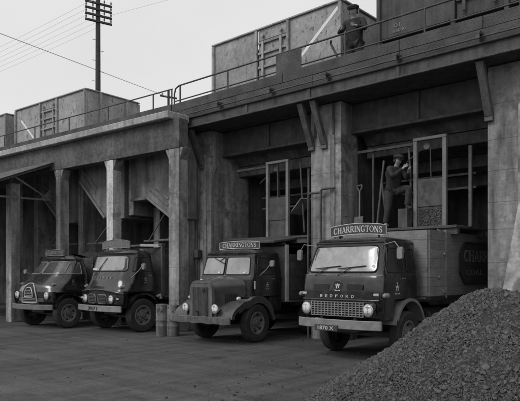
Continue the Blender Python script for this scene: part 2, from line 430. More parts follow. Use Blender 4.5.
for (a, b), (c, d) in zip(COLX, COLX[1:]):
    vr('lintel', MB().box(b + .002, c - .002, 13.0, 13.3, 5.32, 6.0), 'steel')
    vr('lintel_flange', MB().box(b + .003, c - .003, 12.94, 13.35, 5.24, 5.317), 'steel')
    vr('web_stiffener', MB().box((b + c) / 2 - .04, (b + c) / 2 + .04, 12.95, 12.999, 5.32, 5.99), 'steel')
    for y, z in ((13.7, 4.72), (14.9, 4.38), (16.0, 4.05)):
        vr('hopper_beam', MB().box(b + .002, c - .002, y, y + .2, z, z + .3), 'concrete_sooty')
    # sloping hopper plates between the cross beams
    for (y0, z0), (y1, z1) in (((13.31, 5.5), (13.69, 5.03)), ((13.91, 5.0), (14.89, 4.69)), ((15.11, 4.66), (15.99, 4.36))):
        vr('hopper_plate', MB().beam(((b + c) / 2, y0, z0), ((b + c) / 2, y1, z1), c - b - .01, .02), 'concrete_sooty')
X0, X1 = -14.33, 3.2
vr('deck_slab', MB().box(X0, X1, 12.2, 18.2, 6.02, 6.3), 'steel')
# edge girder: web and two flanges
vr('edge_girder', MB().box(X0, X1, 11.93, 11.96, 6.05, 6.29), 'steel', bevel=0)
vr('girder_flange', MB().box(X0, X1, 11.86, 12.19, 6.0, 6.047), 'steel')
vr('girder_flange', MB().box(X0, X1, 11.86, 12.19, 6.293, 6.335), 'steel_grey')
for x in (-11.2, -9.07, -6.6, -3.9):
    vr('splice_plate', MB().box(x - .05, x + .05, 11.9, 11.929, 6.05, 6.29), 'steel')
# pipe and outrigger brackets along the foot of the parapet
vr('cable_pipe', MB().tube([(X0, 11.8, 6.40), (X1, 11.8, 6.40)], .02, 8), 'steel', bevel=0, smooth=60)
bx = [-12.14, -10.21, -8.43, -6.55, -4.72, -2.9]
proto = None
for x in bx:
    mb = MB().box(-.05, .05, -.20, .05, 0, .06).box(-.04, .04, -.20, -.16, -.1, 0).box(-.035, .035, -.02, .02, -.1, 0)
    if proto is None: proto = obj('pipe_bracket', mb, 'steel', VR, bevel=.006)
    else: proto = copies(proto, [(0, 0, 0)], VR)[0]
    proto.location = (x + 6.5, 11.88 - 12.5, 6.44)
# parapet boards
n_b = 0
for z0, z1, seams in ((6.34, 6.595, (-14.33, -11.6, -8.95, -6.55, -3.6, -.6, 2.4)), (6.605, 6.86, (-14.33, -12.7, -9.9, -6.56, -4.7, -1.8, 2.4))):
    for a, b in zip(seams, seams[1:]):
        t = random.uniform(-.006, .006)
        vr('parapet_board', MB().box(a + .006, b - .006, 11.9 + t, 11.95 + t, z0, z1), 'timber', bevel=.006)
for x in range(-14, 3, 2):
    vr('parapet_post', MB().box(x - .05, x + .05, 11.97, 12.06, 6.3, 6.86), 'timber')
# raking braces under the girder
def brace(xa, xb=None):
    xb = xa if xb is None else xb
    mb = MB().beam((xa, 11.99, 6.0), (xb, 12.47, 4.98), .13, .16, (1, 0, 0)).box(xb - .09, xb + .09, 12.42, 12.499, 4.86, 5.06)
    vr('knee_brace', mb, 'steel_grey')
for a, b in COLX: brace(a + .04)
brace(-9.0); brace(-13.55)
for x in (-9.28, -8.72): vr('hanger_bar', MB().box(x - .03, x + .03, 12.44, 12.48, 5.2, 5.99), 'steel')
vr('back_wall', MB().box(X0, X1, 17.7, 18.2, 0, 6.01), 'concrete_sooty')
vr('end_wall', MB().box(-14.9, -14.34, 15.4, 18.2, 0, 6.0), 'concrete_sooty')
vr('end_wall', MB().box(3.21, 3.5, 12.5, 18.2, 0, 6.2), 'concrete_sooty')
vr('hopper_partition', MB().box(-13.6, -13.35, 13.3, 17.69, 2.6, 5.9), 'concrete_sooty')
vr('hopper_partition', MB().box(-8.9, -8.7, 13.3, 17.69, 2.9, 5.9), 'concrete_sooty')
vr('conduit', MB().tube([(-13.05, 12.44, .3), (-13.05, 12.44, 4.6), (-13.05, 12.6, 4.9)], .03, 8), 'steel', bevel=0, smooth=60)
vr('conduit', MB().tube([(-13.75, 12.4, .4), (-13.75, 12.4, 5.4)], .035, 8), 'steel', bevel=0, smooth=60)
vr('conduit_box', MB().box(-13.9, -13.62, 12.33, 12.498, 2.15, 2.4), 'steel')
vr('iron_strap', MB().box(-9.46, -8.48, 12.478, 12.499, 2.0, 2.06), 'steel')

# ------------------------------------------------------------------ viaduct, left hand length
LO = L2W(-15.8, 12.1)
VL = thing('hopper_viaduct', 'concrete loading viaduct with slender posts, pale ledge and sloping hoppers', 'viaduct', LO, LROT)
def vl(name, mb, m, **k):
    k.setdefault('bevel', .012); o = obj(name, mb, m, VL, **k); o.location = (15.8, -12.1, 0); return o
POSTS = [-12.72, -15.68, -18.56, -21.6, -24.6, -27.6]
for i, u in enumerate(POSTS):
    hw = (.215, .16, .14)[min(i, 2)]
    mb = lift_column(u - hw, u + hw, 11.93, 12.27, 0, 5.279, .9, .006)
    o = vl('post', mb, 'concrete_sunlit' if i == 1 else 'concrete', bevel=.008)  # second post takes the paler tone that stands in for sunlight
    for sg in (-1, 1):
        vl('haunch', MB().prism([(u + sg * (hw + .001), 4.95), (u + sg * (hw + .16), 5.278), (u + sg * (hw + .001), 5.278)], 'y', 11.94, 12.26), 'concrete')
vl('lintel', MB().box(-32, -12.5, 11.92, 12.28, 5.28, 6.137), 'concrete_dark')
vl('ledge', MB().box(-32, -12.76, 11.72, 12.6, 6.14, 6.345), 'concrete_pale', bevel=.02)
vl('deck_slab', MB().box(-32, -12.9, 12.603, 18, 6.05, 6.3), 'concrete_sooty')
for z0, z1, ph in ((6.303, 6.585, 0), (6.595, 6.87, 1.3)):
    u = -13.65
    while u > -31:
        a = max(u - 2.7 + (ph if u == -13.65 else 0), -32)
        vl('parapet_board', MB().box(a + .006, u - .006, 12.68 + random.uniform(-.006, .006), 12.74, z0, z1), 'timber', bevel=.006); u = a
vl('back_wall', MB().box(-32, -13.0, 16.5, 16.9, 0, 6.04), 'concrete_sooty')
vl('end_wall', MB().box(-32.4, -32.01, 12.0, 17.4, 0, 6.2), 'concrete_sooty')
for u in (-18.66, -15.82, -21.6, -13.25):
    vl('cross_wall', MB().box(u - .13, u + .13, 12.9, 16.49, 0 if u != -15.82 else 3.6, 5.9), 'concrete')
# sloping hoppers seen through the bays: gable plate with raised boards on the slope
def hopper(u0, u1, ua, za, ub, zb):
    vl('hopper', MB().prism([(u0, 5.9), (u1, 5.9), (u1, zb), (ub, zb), (ua, za), (u0, za)], 'y', 12.75, 15.6), 'hopper', bevel=.015)
    d = Vector((ub - ua, zb - za)).normalized(); nrm = Vector((-d.y, d.x)); nrm = nrm if nrm.y > 0 else -nrm
    vl('hopper_lip', MB().beam((ua, 12.70, za + .05), (ub, 12.70, zb + .05), (.07), .08, (0, 0, 1)), 'hopper_edge')
    vl('hopper_sill', MB().box(u0 + .01, ua - .06, 12.70, 12.748, za - .02, za + .07), 'hopper')
    for k in range(2):
        o = nrm * (.28 + .17 * k); a = Vector((ua, za)) + o - d * (.1 + .12 * k); b = Vector((ua, za)) + o + d * (.95 - .1 * k)
        if a.x < u0 + .05: a = a + d * ((u0 + .05 - a.x) / d.x)
        if a.y > 5.7: a = a + d * ((5.7 - a.y) / d.y)
        if (b - a).dot(d) > .15: vl('hopper_rib', MB().beam((a.x, 12.735, a.y), (b.x, 12.735, b.y), .03, .06, (0, 0, 1)), 'hopper')
hopper(-15.65, -13.0, -14.8, 4.05, -13.62, 3.32)
hopper(-18.48, -15.98, -18.4, 4.9, -16.95, 3.5)
hopper(-21.4, -18.85, -20.9, 4.6, -19.6, 3.5)
def rod(a, b, r=.025): vl('chute_rod', MB().tube([a, b], r, 6), 'steel_grey', bevel=0, smooth=60)
rod((-17.75, 12.9, 2.75), (-16.5, 12.9, 3.75)); rod((-17.15, 12.9, 2.75), (-16.2, 12.9, 3.5)); rod((-18.3, 12.95, 2.72), (-16.0, 12.95, 2.74), .03)
rod((-14.9, 12.9, 2.75), (-14.0, 12.9, 3.75)); rod((-14.0, 12.9, 2.75), (-13.3, 12.9, 3.35)); rod((-15.2, 12.95, 2.72), (-13.1, 12.95, 2.74), .04)
rod((-20.6, 12.9, 2.75), (-19.4, 12.9, 3.7)); rod((-21.0, 12.95, 2.72), (-18.9, 12.95, 2.74), .035)
vl('chute_door', MB().box(-15.5, -14.65, 13.6, 13.65, 2.5, 3.9), 'concrete')
vl('chute_gate', MB().box(-14.6, -14.52, 13.0, 14.4, 2.5, 4.0), 'steel')

# ------------------------------------------------------------------ lean-to canopy at far left
CN = thing('lean_to_canopy', 'pitched lean-to canopy with light steel truss left of the hoppers', 'canopy', L2W(-18.9, 10.2), LROT)
def cn(name, mb, m, **k): o = obj(name, mb, m, CN, **k); o.location = (18.9, -10.2, 0); return o
ROOF = [(12.0, 5.62), (8.6, 4.22)]
for i, u in enumerate((-18.95, -22.5, -26)):
    cn('rafter', MB().beam((u, 11.9, 5.5), (u, 8.7, 4.2), .07, .09), 'steel_grey')
    cn('bottom_chord', MB().beam((u, 11.9, 4.24), (u, 8.75, 4.18), .05, .06), 'steel_grey')
    cn('truss_strut', MB().beam((u, 11.75, 4.3), (u, 10.5, 4.93), .05, .05), 'steel_grey')
    cn('gusset', MB().prism([(11.9, 4.2), (11.45, 4.22), (11.88, 4.62)], 'x', u - .012, u + .012), 'steel')
cn('barge_board', MB().prism([(12.0, 5.6), (8.6, 4.2), (8.6, 4.42), (12.0, 5.66)], 'x', -18.86, -18.80), 'pale_paint')
n = 24; secs = []
for k in range(81):
    u = -18.87 - k * .11; z = .03 * math.cos(k * math.pi / 1.0)
    secs.append([(u, 12.0, 5.62 + z), (u, 8.6, 4.3 + z), (u, 8.6, 4.28 + z), (u, 12.0, 5.6 + z)])
cn('roof_sheet', MB().loft(secs), 'steel')
for u in (-19.55, -23.2, -27): cn('canopy_post', MB().box(u - .17, u + .17, 10.65, 10.99, 0, 4.75), 'concrete', bevel=.015)

# ------------------------------------------------------------------ handrails
def handrail(parent, pts_top, zt, zm, posts, end):
    pass
HR = thing('handrail', 'two bar tubular handrail along the right parapet with rounded end', 'railing', (-6.5, 12.0, 6.3))
def hr(name, mb, m='steel'): o = obj(name, mb, m, HR, smooth=60); o.location = (6.5, -12.0, -6.3)
hr('top_rail', MB().tube([(-14.32, 12.0, 6.4), (-14.32, 12.0, 7.2), (-14.26, 12.0, 7.36), (-14.1, 12.0, 7.42), (3, 12.0, 7.42)], .024, 8))
hr('mid_rail', MB().tube([(-14.3, 12.0, 6.97), (3, 12.0, 6.97)], .02, 8))
for x in (-14.05, -12.0, -10.05, -8.05, -6.0, -4, -2, 0, 2): hr('rail_post', MB().tube([(x, 12.0, 6.32), (x, 12.0, 7.42)], .024, 8))
hr('rail_stay', MB().tube([(-8.45, 12.0, 7.35), (-8.5, 12.05, 7.3), (-8.1, 12.12, 6.5)], .028, 8))
HL = thing('handrail', 'single bar handrail along the left parapet beside the short pale wagon', 'railing', L2W(-16, 12.8, 6.3), LROT)
def hl(name, mb, m='steel'): o = obj(name, mb, m, HL, smooth=60); o.location = (16, -12.8, -6.3)
hl('top_rail', MB().tube([(-13.72, 12.8, 7.38), (-32, 12.8, 7.38)], .022, 8))
for u in (-13.74, -14.6, -16.9, -19.2, -21.5, -23.8): hl('rail_post', MB().tube([(u, 12.8, 6.32), (u, 12.8, 7.38)], .022, 8))
SH = MB().box(-.42, .42, -.012, .012, -.32, .30)
tag(obj('board', SH, 'timber', org=None, bevel=.004), 'plain dark square board hung on the right handrail', 'board').location = (-9.75, 11.95, 7.08)

# ------------------------------------------------------------------ railway wagons on top
def wagon(loc, rz, length, m, label, stripe=None, door=(-.55, .62), doorbars=True):
    W = thing('coal_wagon', label, 'wagon', loc, rz, 'coal wagons on the viaduct')
    l2, hw, z0, z1 = length / 2, 1.25, .95, 2.42
    def side(sg):
        y = sg * hw; t = .05 * -sg
        for a, b in ((-l2, door[0]), (door[1], l2)): obj('side_panel', MB().box(a, b, *sorted((y, y + t)), z0, z1), m, W, bevel=.006)
        for x in (-l2 + .04, door[0], door[1], l2 - .04): obj('stanchion', MB().box(x - .045, x + .045, *sorted((y + sg * .003, y + sg * .075)), z0 - .15, z1 - .02), m, W, bevel=.006)
        d = obj('side_door', MB().box(door[0] + .05, door[1] - .05, *sorted((y - sg * .012, y + t)), z0, z1 - .32), m, W, bevel=.006)
        f = obj('door_flap', MB().box(door[0] + .05, door[1] - .05, *sorted((y - sg * .004, y + t)), z1 - .31, z1 - .02), m, W, bevel=.006)
        for z in (z0 + .35, z0 + .75, z1 - .42): obj('door_bar', MB().box(door[0] + .07, door[1] - .07, *sorted((y - sg * .011, y + sg * .045)), z, z + .07), m, d, bevel=.006)
        for x in (door[0] + .25, door[1] - .25):
            obj('door_hinge', MB().box(x - .04, x + .04, *sorted((y + sg * .046, y + sg * .07)), z0 + .1, z1 - .36), m, d, bevel=.005)
            obj('flap_hinge', MB().lathe([(.05, 0), (.05, .05)], (x, y + (.05 if sg > 0 else -.08), z1 - .2), 'y', 10), m, f)
    side(-1); side(1)
    for sg in (-1, 1):
        x = sg * l2
        obj('end_panel', MB().box(*sorted((x, x - sg * .05)), -hw + .06, hw - .06, z0, z1), m, W, bevel=.006)
        for y in (-.62, .62): obj('end_stanchion', MB().box(*sorted((x + sg * .003, x + sg * .08)), y - .05, y + .05, z0 - .15, z1 - .02), m, W, bevel=.006)
        obj('buffer_beam', MB().box(*sorted((x + sg * .004, x + sg * .1)), -1.1, 1.1, .72, .94), 'black_dull', W)
    rim = MB()
    for y in (-hw, hw): rim.box(-l2 - .03, l2 + .03, y - .055, y + .055, z1 + .002, z1 + .05)
    for x in (-l2, l2): rim.box(x - .055, x + .055, -hw + .06, hw - .06, z1 + .003, z1 + .049)
    obj('top_rim', rim, m, W, bevel=.008)
    obj('floor', MB().box(-l2 + .06, l2 - .06, -hw + .06, hw - .06, z0, z0 + .06), m, W)
    obj('coal_load', MB().add([(x, y, 1.9 + .25 * math.cos(x * 1.1) * math.cos(y * 1.1) + random.uniform(-.05, .05)) for x in np.linspace(-l2 + .07, l2 - .07, 20) for y in np.linspace(-1.17, 1.17, 10)],
        [(i * 10 + j, i * 10 + j + 1, i * 10 + j + 11, i * 10 + j + 10) for i in range(19) for j in range(9)]), 'coal_dust', W, kind='stuff')
    obj('underframe', MB().box(-l2 + .05, l2 - .05, -.95, .95, .72, .945), 'black_dull', W)
    for x in (-l2 * .55, l2 * .55):
        obj('wheelset', MB().lathe([(.05, -.95), (.42, -.8), (.47, -.72), (.45, -.66), (.07, -.6), (.07, .6), (.45, .66), (.47, .72), (.42, .8), (.05, .95)], (x, 0, .47), 'y', 24), 'black_dull', W, smooth=30)
    if stripe:
        (xa, za), (xb, zb) = stripe
        d = Vector((xb - xa, zb - za)).normalized(); q = Vector((-d.y, d.x)) * .045
        ps = [Vector((xa, za)) - q, Vector((xb, zb)) - q, Vector((xb, zb)) + q, Vector((xa, za)) + q]
        obj('white_stripe', MB().add([(p.x, -hw - .004, p.y) for p in ps], [(0, 1, 2, 3)]), 'white', W)
    return W
Zr = 6.3
wagon(L2W(-21.5, 14.65, Zr - .2), LROT, 4.95, 'wagon', 'pale rust flecked steel wagon with white slash, behind the left handrail', ((-2.05, 1.95), (-1.1, 1.1)))
wagon(L2W(-27.2, 14.65, Zr - .2), LROT, 4.95, 'wagon', 'grey steel wagon mostly cut off at the left edge of the photo', door=(-.55, .62))
wagon((-11.05, 14.05, Zr - .07), 0, 4.75, 'wagon', 'large rusting wagon with long white diagonal stripe above the middle bays', ((.65, 1.0), (2.25, 2.3)))
w3 = wagon((-5.15, 14.05, Zr + .1), 0, 4.95, 'wagon_dark', 'dark lettered wagon behind the standing man at the upper right')
text('lettering', 'OT', .19, .09, 'dull_letter', w3, lambda u, v, d: (-1.95 + u, -1.254 - d, 1.2 + v))
text('lettering', 'B3000', .34, .075, 'dull_letter', w3, lambda u, v, d: (-1.9 + u, -1.254 - d, 1.07 + v))

# ------------------------------------------------------------------ telegraph pole and wires
def C2W(px, py, Z):       # survey point: bearing and distance from the tripod
    r = (px - 260) / 600 * Z; return Vector((.744 * r - .668 * Z, .668 * r + .744 * Z, 1.75 - (py - 271) / 600 * Z))
pb = C2W(98, 0, 36)
TP = thing('telegraph_pole', 'tall telegraph pole with stacked crossarms rising behind the left wagon', 'telegraph pole', (pb.x, pb.y, 0))
obj('shaft', MB().tube([(0, 0, 0), (0, 0, 9), (0, 0, 18.1)], [.19, .165, .13], 12), 'pole', TP, smooth=40)
ad = Vector((.744 * .826 - .668 * .563, .668 * .826 + .744 * .563, 0)); an = Vector((-ad.y, ad.x, 0))
wire_pts = []
for k in range(4):
    z = 17.75 - .36 * k
    obj('crossarm', MB().beam(ad * -.82 - an * .12 + Vector((0, 0, z)), ad * .82 - an * .12 + Vector((0, 0, z)), .11, .12), 'pole', TP, bevel=.01)
    for t in (-.76, -.35, .35, .76):
        c = ad * t - an * .12 + Vector((0, 0, z + .06))
        obj('insulator', MB().lathe([(.012, 0), (.012, .06), (.05, .07), (.045, .13), (.055, .14), (.03, .22), (.0, .23)], c, 'z', 10), 'insulator', TP, smooth=40)
        if abs(t) > .5 and k > 0: wire_pts.append((Vector((pb.x, pb.y, 0)) + c + Vector((0, 0, .15)), ('top', 'second', 'third', 'lowest')[k], 'left' if t < 0 else 'right'))
for k in range(14):
    z = 15.6 - .62 * k; sg = 1 if k % 2 else -1
    obj('climbing_step', MB().tube([ad * sg * .12 + Vector((0, 0, z)), ad * sg * .34 + Vector((0, 0, z))], .014, 6), 'steel', TP)
def wire(name, a, b, sag, r, label, group=None):
    pts = [a.lerp(b, t / 24) - Vector((0, 0, sag * 4 * (t / 24) * (1 - t / 24))) for t in range(25)]
    org = pts[0].copy()
    o = obj(name, MB().tube([p - org for p in pts], r, 5), 'wire', smooth=60); o.location = org
    return tag(o, label, 'wire', group)
for i, (p, arm, end) in enumerate(wire_pts):
    wire('telegraph_wire', p, p + Vector((-46, -2.6, .3)), .5, .0075, 'thin telegraph wire running left across the sky from the %s end of the %s crossarm' % (end, arm), 'wires running left from the telegraph pole')
for i, (p, arm, end) in enumerate(wire_pts):
    if i % 3 == 0: wire('telegraph_wire', p, p + Vector((48, 6.0 + i * .4, .3)), .7, .007, 'faint telegraph wire running right from the %s end of the %s crossarm' % (end, arm), 'wires running right from the telegraph pole')
wire('cable', C2W(-80, 3, 26), C2W(168, 97, 46), .0, .022, 'single dark cable slanting down from the left edge past the pole')
sp = C2W(168.5, 97, 46)
SP = thing('short_pole', 'small far pole top with one crossbar showing between the handrails', 'pole', (sp.x, sp.y, 0))
obj('shaft', MB().tube([(0, 0, 0), (0, 0, sp.z + .5)], .09, 8), 'pole', SP, smooth=40)
obj('crossarm', MB().beam(Vector((0, 0, sp.z)) - ad * .7, Vector((0, 0, sp.z)) + ad * .7, .1, .12), 'pole', SP)
for t in (-.5, .5): obj('insulator', MB().lathe([(.05, 0), (.06, .12), (.02, .2)], ad * t + Vector((0, 0, sp.z + .06)), 'z', 8), 'insulator', SP)

# ------------------------------------------------------------------ bagging stages inside the two right bays
def stage(x0, pa, pb_, x1, label, zp, left_poles, coal):
    c = (x0 + x1) / 2
    T = thing('loading_stage', label, 'platform', (c, 12.9, 0))
    def p(name, mb, m, **k): o = obj(name, mb, m, T, **k); o.location = (-c, -12.9, 0); return o
    y = 12.58
    nb = 7
    for i in range(nb): p('platform_board', MB().box(x0, x1, y + i * .26, y + i * .26 + .25, zp - .06, zp), 'timber', bevel=.006)
    p('platform_bearer', MB().box(x0, x1, y + .05, y + .17, zp - .2, zp - .063), 'steel')
    p('platform_bearer', MB().box(x0, x1, y + 1.5, y + 1.62, zp - .2, zp - .063), 'steel')
    zt = 4.78
    for x in (pa, pb_): p('gate_post', MB().box(x - .045, x + .045, 12.86, 12.95, zp, zt), 'plank', bevel=.006)
    p('top_rail', MB().box(pa - .05, pb_ + .05, 12.85, 12.96, zt + .001, zt + .07), 'plank', bevel=.006)
    p('top_rail', MB().box(x0 + .1, pa - .06, 12.87, 12.95, zt - .08, zt - .02), 'steel')
    p('gate_panel', MB().box(pa + .05, pb_ - .05, 12.89, 12.92, zp + .48, zp + 1.12), 'panel_grey', bevel=.006)
    p('lower_panel', MB().box(pa + .05, pb_ - .05, 12.91, 12.93, zp + .01, zp + .476), 'steel')
    if coal:
        mb = MB()
        for i in range(480):
            u, v, s = random.uniform(pa + .09, pb_ - .09), random.uniform(zp + .05, zp + .44), random.uniform(.012, .028)
            mb.add([(u + s * random.uniform(-1, 1), 12.895 + s * random.uniform(-.7, .7), v + s * random.uniform(-1, 1)) for q in range(4)], [(0, 1, 2), (0, 2, 3), (0, 3, 1), (1, 3, 2)])
        p('coal_spill', mb, 'coal', kind='stuff')
    for (xa, za, xb, zb, m) in left_poles: p('pole_prop', MB().tube([(xa, 12.95, za), (xb, 12.95, zb)], .028, 8), m, smooth=60)
    # pulley with chain
    xm = (pa + pb_) / 2 - .02
    p('pulley', MB().lathe([(.02, -.03), (.08, -.03), (.06, 0), (.08, .03), (.02, .03)], (xm - .1, 13.0, zt - .12), 'y', 14), 'steel_grey', smooth=30)
    p('chain', MB().tube([(xm - .02, 13.0, zt - .14), (xm, 13.0, zp + 1.0)], .014, 6), 'steel')
    p('chain', MB().tube([(xm - .18, 13.0, zt - .14), (pa - .3, 12.9, zt - .5)], .014, 6), 'steel')
    p('inner_post', MB().box(pb_ + .38, pb_ + .45, 13.3, 13.38, zp, 4.6), 'steel_grey')
    p('inner_rail', MB().box(x0 + .2, x1 - .1, 13.9, 13.96, zp + .95, zp + 1.0), 'steel_grey')
    p('inner_rail', MB().box(x0 + .2, x1 - .1, 13.9, 13.96, zp + 1.28, zp + 1.33), 'steel')
    return T, p
T1s, p1 = stage(-8.35, -6.68, -5.96, -5.55, 'timber loading stage with pale gate posts above the letter-fronted right lorry', 2.76,
    [(-7.55, 4.45, -7.75, 2.8, 'steel_grey'), (-7.85, 4.7, -7.85, 2.78, 'steel'), (-7.62, 4.0, -7.45, 2.8, 'steel'), (-6.88, 4.7, -6.78, 2.9, 'steel_grey')], True)
p1('foot_block', MB().box(-6.98, -6.74, 12.6, 12.84, 2.761, 3.20), 'steel', bevel=.008)
p1('bracket_strut', MB().tube([(-6.0, 12.6, 2.68), (-5.75, 12.62, 2.5), (-5.6, 12.85, 2.56)], .02, 6), 'steel_grey')
T2s, p2 = stage(-12.6, -11.28, -10.55, -9.6, 'bare loading stage with plain panel above the bonneted lorry in the middle bay', 2.7,
    [(-10.15, 4.75, -10.0, 2.8, 'steel'), (-9.85, 4.3, -9.85, 2.75, 'steel_grey'), (-10.95, 4.75, -10.95, 3.6, 'steel')], False)
p2('chute_spout', MB().beam((-10.5, 13.2, 3.35), (-9.95, 13.0, 3.72), .4, .03), 'plank')
# bent pipe rails against column
for i, (x, zt) in enumerate(((-9.38, 3.75), (-8.98, 3.83))):
    o = obj('pipe_rail', MB().tube([(0, 0, 0), (0, 0, zt - .06), (.02, 0, zt - .02), (.06, 0, zt), (.42, .02, zt)], .03, 8), 'steel', smooth=60)
    o.location = (x - .06, 12.38, 0)
    tag(o, ('bent pipe handrail at the left edge of the middle column', 'slightly taller bent pipe handrail at the centre of the middle column')[i], 'handrail', 'pipe rails against the middle column')
# shovel leaning on the column
SV = thing('shovel', 'shovel standing handle up against the shaded face of the middle column', 'shovel', (-8.37, 12.62, 2.76 - 2.76))
SV.location = (-8.22, 12.9, 2.76)
obj('shaft', MB().tube([(.0, 0, .3), (-.06, .1, 1.02)], .022, 8), 'plank', SV, smooth=60)
obj('handle', MB().tube([(-.06, .1, 1.0), (-.13, .1, 1.1), (-.13, .1, 1.16), (.01, .1, 1.16), (.01, .1, 1.1), (-.06, .1, 1.0)], .018, 6), 'plank', SV, smooth=60)
obj('blade', MB().loft([[(-.13, -.02, .36), (.0, .03, .36), (.13, -.02, .36), (.13, -.035, .36), (0, .01, .36), (-.13, -.035, .36)], [(-.13, -.06, .1), (.0, -.02, .1), (.13, -.06, .1), (.13, -.075, .1), (0, -.04, .1), (-.13, -.075, .1)], [(-.03, -.07, 0), (.0, -.06, -.0), (.03, -.07, 0), (.03, -.08, 0), (0, -.075, 0), (-.03, -.08, 0)]]), 'steel_grey', SV)

# ------------------------------------------------------------------ oil drums by the post
def drum(px, label, r, ht):
    T = thing('oil_drum', label, 'drum', px, random.uniform(0, 3), 'drums beside the post')
    P = [(r * .96, 0), (r, .015), (r, ht * .3), (r + .008, ht * .32), (r, ht * .34), (r, ht * .5 - .03), (r + .014, ht * .5), (r, ht * .5 + .03), (r, ht - .02), (r + .008, ht - .01), (r - .01, ht), (r - .02, ht - .015), (.001, ht - .015)]
    obj('shell', MB().lathe(P, (0, 0, 0), 'z', 24), 'drum', T, smooth=35)
    obj('bung', MB().lathe([(.03, 0), (.03, .02), (.001, .022)], (r * .5, 0, ht - .014), 'z', 10), 'steel', T)
drum((-12.76, 10.25, 0), 'slim rusty drum nearest the left wheel of the rounded black lorry', .155, .86)
drum((-12.55, 10.46, 0), 'darker slim drum on the right of the pair by the post', .175, .84)

# ------------------------------------------------------------------ lorry kit
def wheel(parent, x, y, r, wd, sg, rim_r=.62, rear=False):
    W = MB().lathe([(r * rim_r, -wd * .42), (r * .78, -wd * .52), (r * .94, -wd * .5), (r * .985, -wd * .38), (r, -wd * .2), (r, wd * .2), (r * .985, wd * .38), (r * .94, wd * .5), (r * .78, wd * .52), (r * rim_r, wd * .42)], (0, 0, 0), 'x', 40, cap=False)
    t = obj('wheel', W, 'tyre', parent, smooth=35); t.location = (x, y, r)
    f = sg * wd
    dish = [(r * rim_r + .004, f * .36), (r * rim_r - .02, f * .44), (r * rim_r - .045, f * .42), (r * rim_r - .06, f * .25), (r * .36, f * .12), (r * .3, f * .2), (r * .2, f * .22), (.0005, f * .2)]
    if rear: dish = [(r * rim_r + .004, f * .36), (r * rim_r - .03, f * .43), (r * .5, f * -.1), (r * .3, f * -.2), (.0005, f * -.2)]
    obj('rim', MB().lathe(dish, (0, 0, 0), 'x', 32, cap=False), 'board_grey', t, smooth=30)
    obj('hub', MB().lathe([(r * .19, f * .15), (r * .17, f * .38), (r * .12, f * .46), (.0005, f * .47)], (0, 0, 0), 'x', 18), 'steel_grey', t, smooth=30)
    nb = MB()
    for k in range(8):
        a = k * math.pi / 4; nb.lathe([(.02, f * .15), (.02, f * .30), (.0005, f * .31)], (0, math.cos(a) * r * .28, math.sin(a) * r * .28), 'x', 6)
    obj('wheel_nuts', nb, 'grey_paint', t, kind='stuff')
    hb = MB()
    for k in range(6):
        a = k * math.pi / 3 + .3; hb.lathe([(.043, f * .10), (.043, f * .245), (.001, f * .246)], (0, math.cos(a) * r * .46, math.sin(a) * r * .46), 'x', 12)
    obj('hand_holes', hb, 'rubber', t, kind='stuff')
    return t
def headlight(parent, x, y, z, r, tilt=0.):
    h = obj('headlight', MB().lathe([(.03, .16), (r * .7, .12), (r * 1.04, .02), (r * 1.16, 0), (r * 1.16, -.025), (r * .96, -.03)], (0, 0, 0), 'y', 24), 'chrome', parent, smooth=35)
    h.location = (x, y, z)
    obj('lens', MB().lathe([(r * .98, -.02), (r * .8, -.034), (r * .4, -.043), (.001, -.045)], (0, 0, 0), 'y', 24), 'lens', h, smooth=50)
    lb = MB()
    for k in range(-3, 4):
        x_ = k * r * .23; z_ = math.sqrt(max(0, (r * .85) ** 2 - x_ * x_)); lb.box(x_ - .004, x_ + .004, -.046 + .012 * abs(k) / 3, -.03, -z_ * .9, z_ * .9)
    obj('lens_ribs', lb, 'board_grey', h, kind='stuff')
    return h
def mirror(parent, a, b, c, sz=(.09, .14)):
    m_ = obj('mirror', MB().tube([a, b, c], .011, 6), 'grey_paint', parent, smooth=60)
    c = Vector(c)
    sh = rpoly([(-sz[0], -sz[1]), (sz[0], -sz[1]), (sz[0], sz[1]), (-sz[0], sz[1])], .05, 4)
    g_ = MB().loft([[(c.x + p.x * .9, c.y - .03, c.z - sz[1] * .6 + p.y * .9) for p in sh], [(c.x + p.x, c.y, c.z - sz[1] * .6 + p.y) for p in sh], [(c.x + p.x, c.y + .02, c.z - sz[1] * .6 + p.y) for p in sh]])
    obj('mirror_head', g_, 'grey_paint', m_, smooth=40)
def wiper(parent, a, b, c):
    w_ = obj('wiper', MB().tube([a, b], .009, 6), 'rubber', parent)
    obj('wiper_blade', MB().tube([Vector(b) - (Vector(c) - Vector(b)) * .9, c], .011, 5), 'rubber', w_)
def crest(parent, name, place, s, m='letter'):
    """small painted crest: beast over a shield with a scroll"""
    mb = MB(); sh = [(-.5, .1), (.5, .1), (.48, -.35), (.25, -.7), (0, -.85), (-.25, -.7), (-.48, -.35)]
    def poly(pts): mb.add([place(p[0] * s, p[1] * s, .004) for p in pts], [tuple(range(len(pts)))])
    poly([(-.45, -.0), (-.1, -.0), (-.1, -.55), (-.45, -.25)]); poly([(.1, 0), (.45, 0), (.45, -.25), (.1, -.55)])
    poly([(-.5, .12), (.5, .12), (.62, .5), (.28, .3), (0, .6), (-.28, .3), (-.62, .5)])
    poly([(-.12, .62), (.12, .62), (.2, .95), (-.05, 1.0), (-.22, .8)])
    poly([(-.7, -.95), (.7, -.95), (.8, -.7), (.35, -.8), (0, -.72 - .16), (-.35, -.8), (-.8, -.7)])
    return obj(name, mb, m, parent)
def chassis(parent, y0, y1, z, wx=.42):
    for sg in (-1, 1): obj('chassis_rail', MB().box(sg * wx - .04, sg * wx + .04, y0, y1, z - .1, z + .1), 'black_dull', parent)
    obj('front_axle', MB().box(-.8, .8, -.05, .05, .38, .5), 'black_dull', parent)
    obj('engine_sump', MB().box(-.33, .33, y0 + .25, .6, z - .25, z + .35), 'black_dull', parent, bevel=.03)
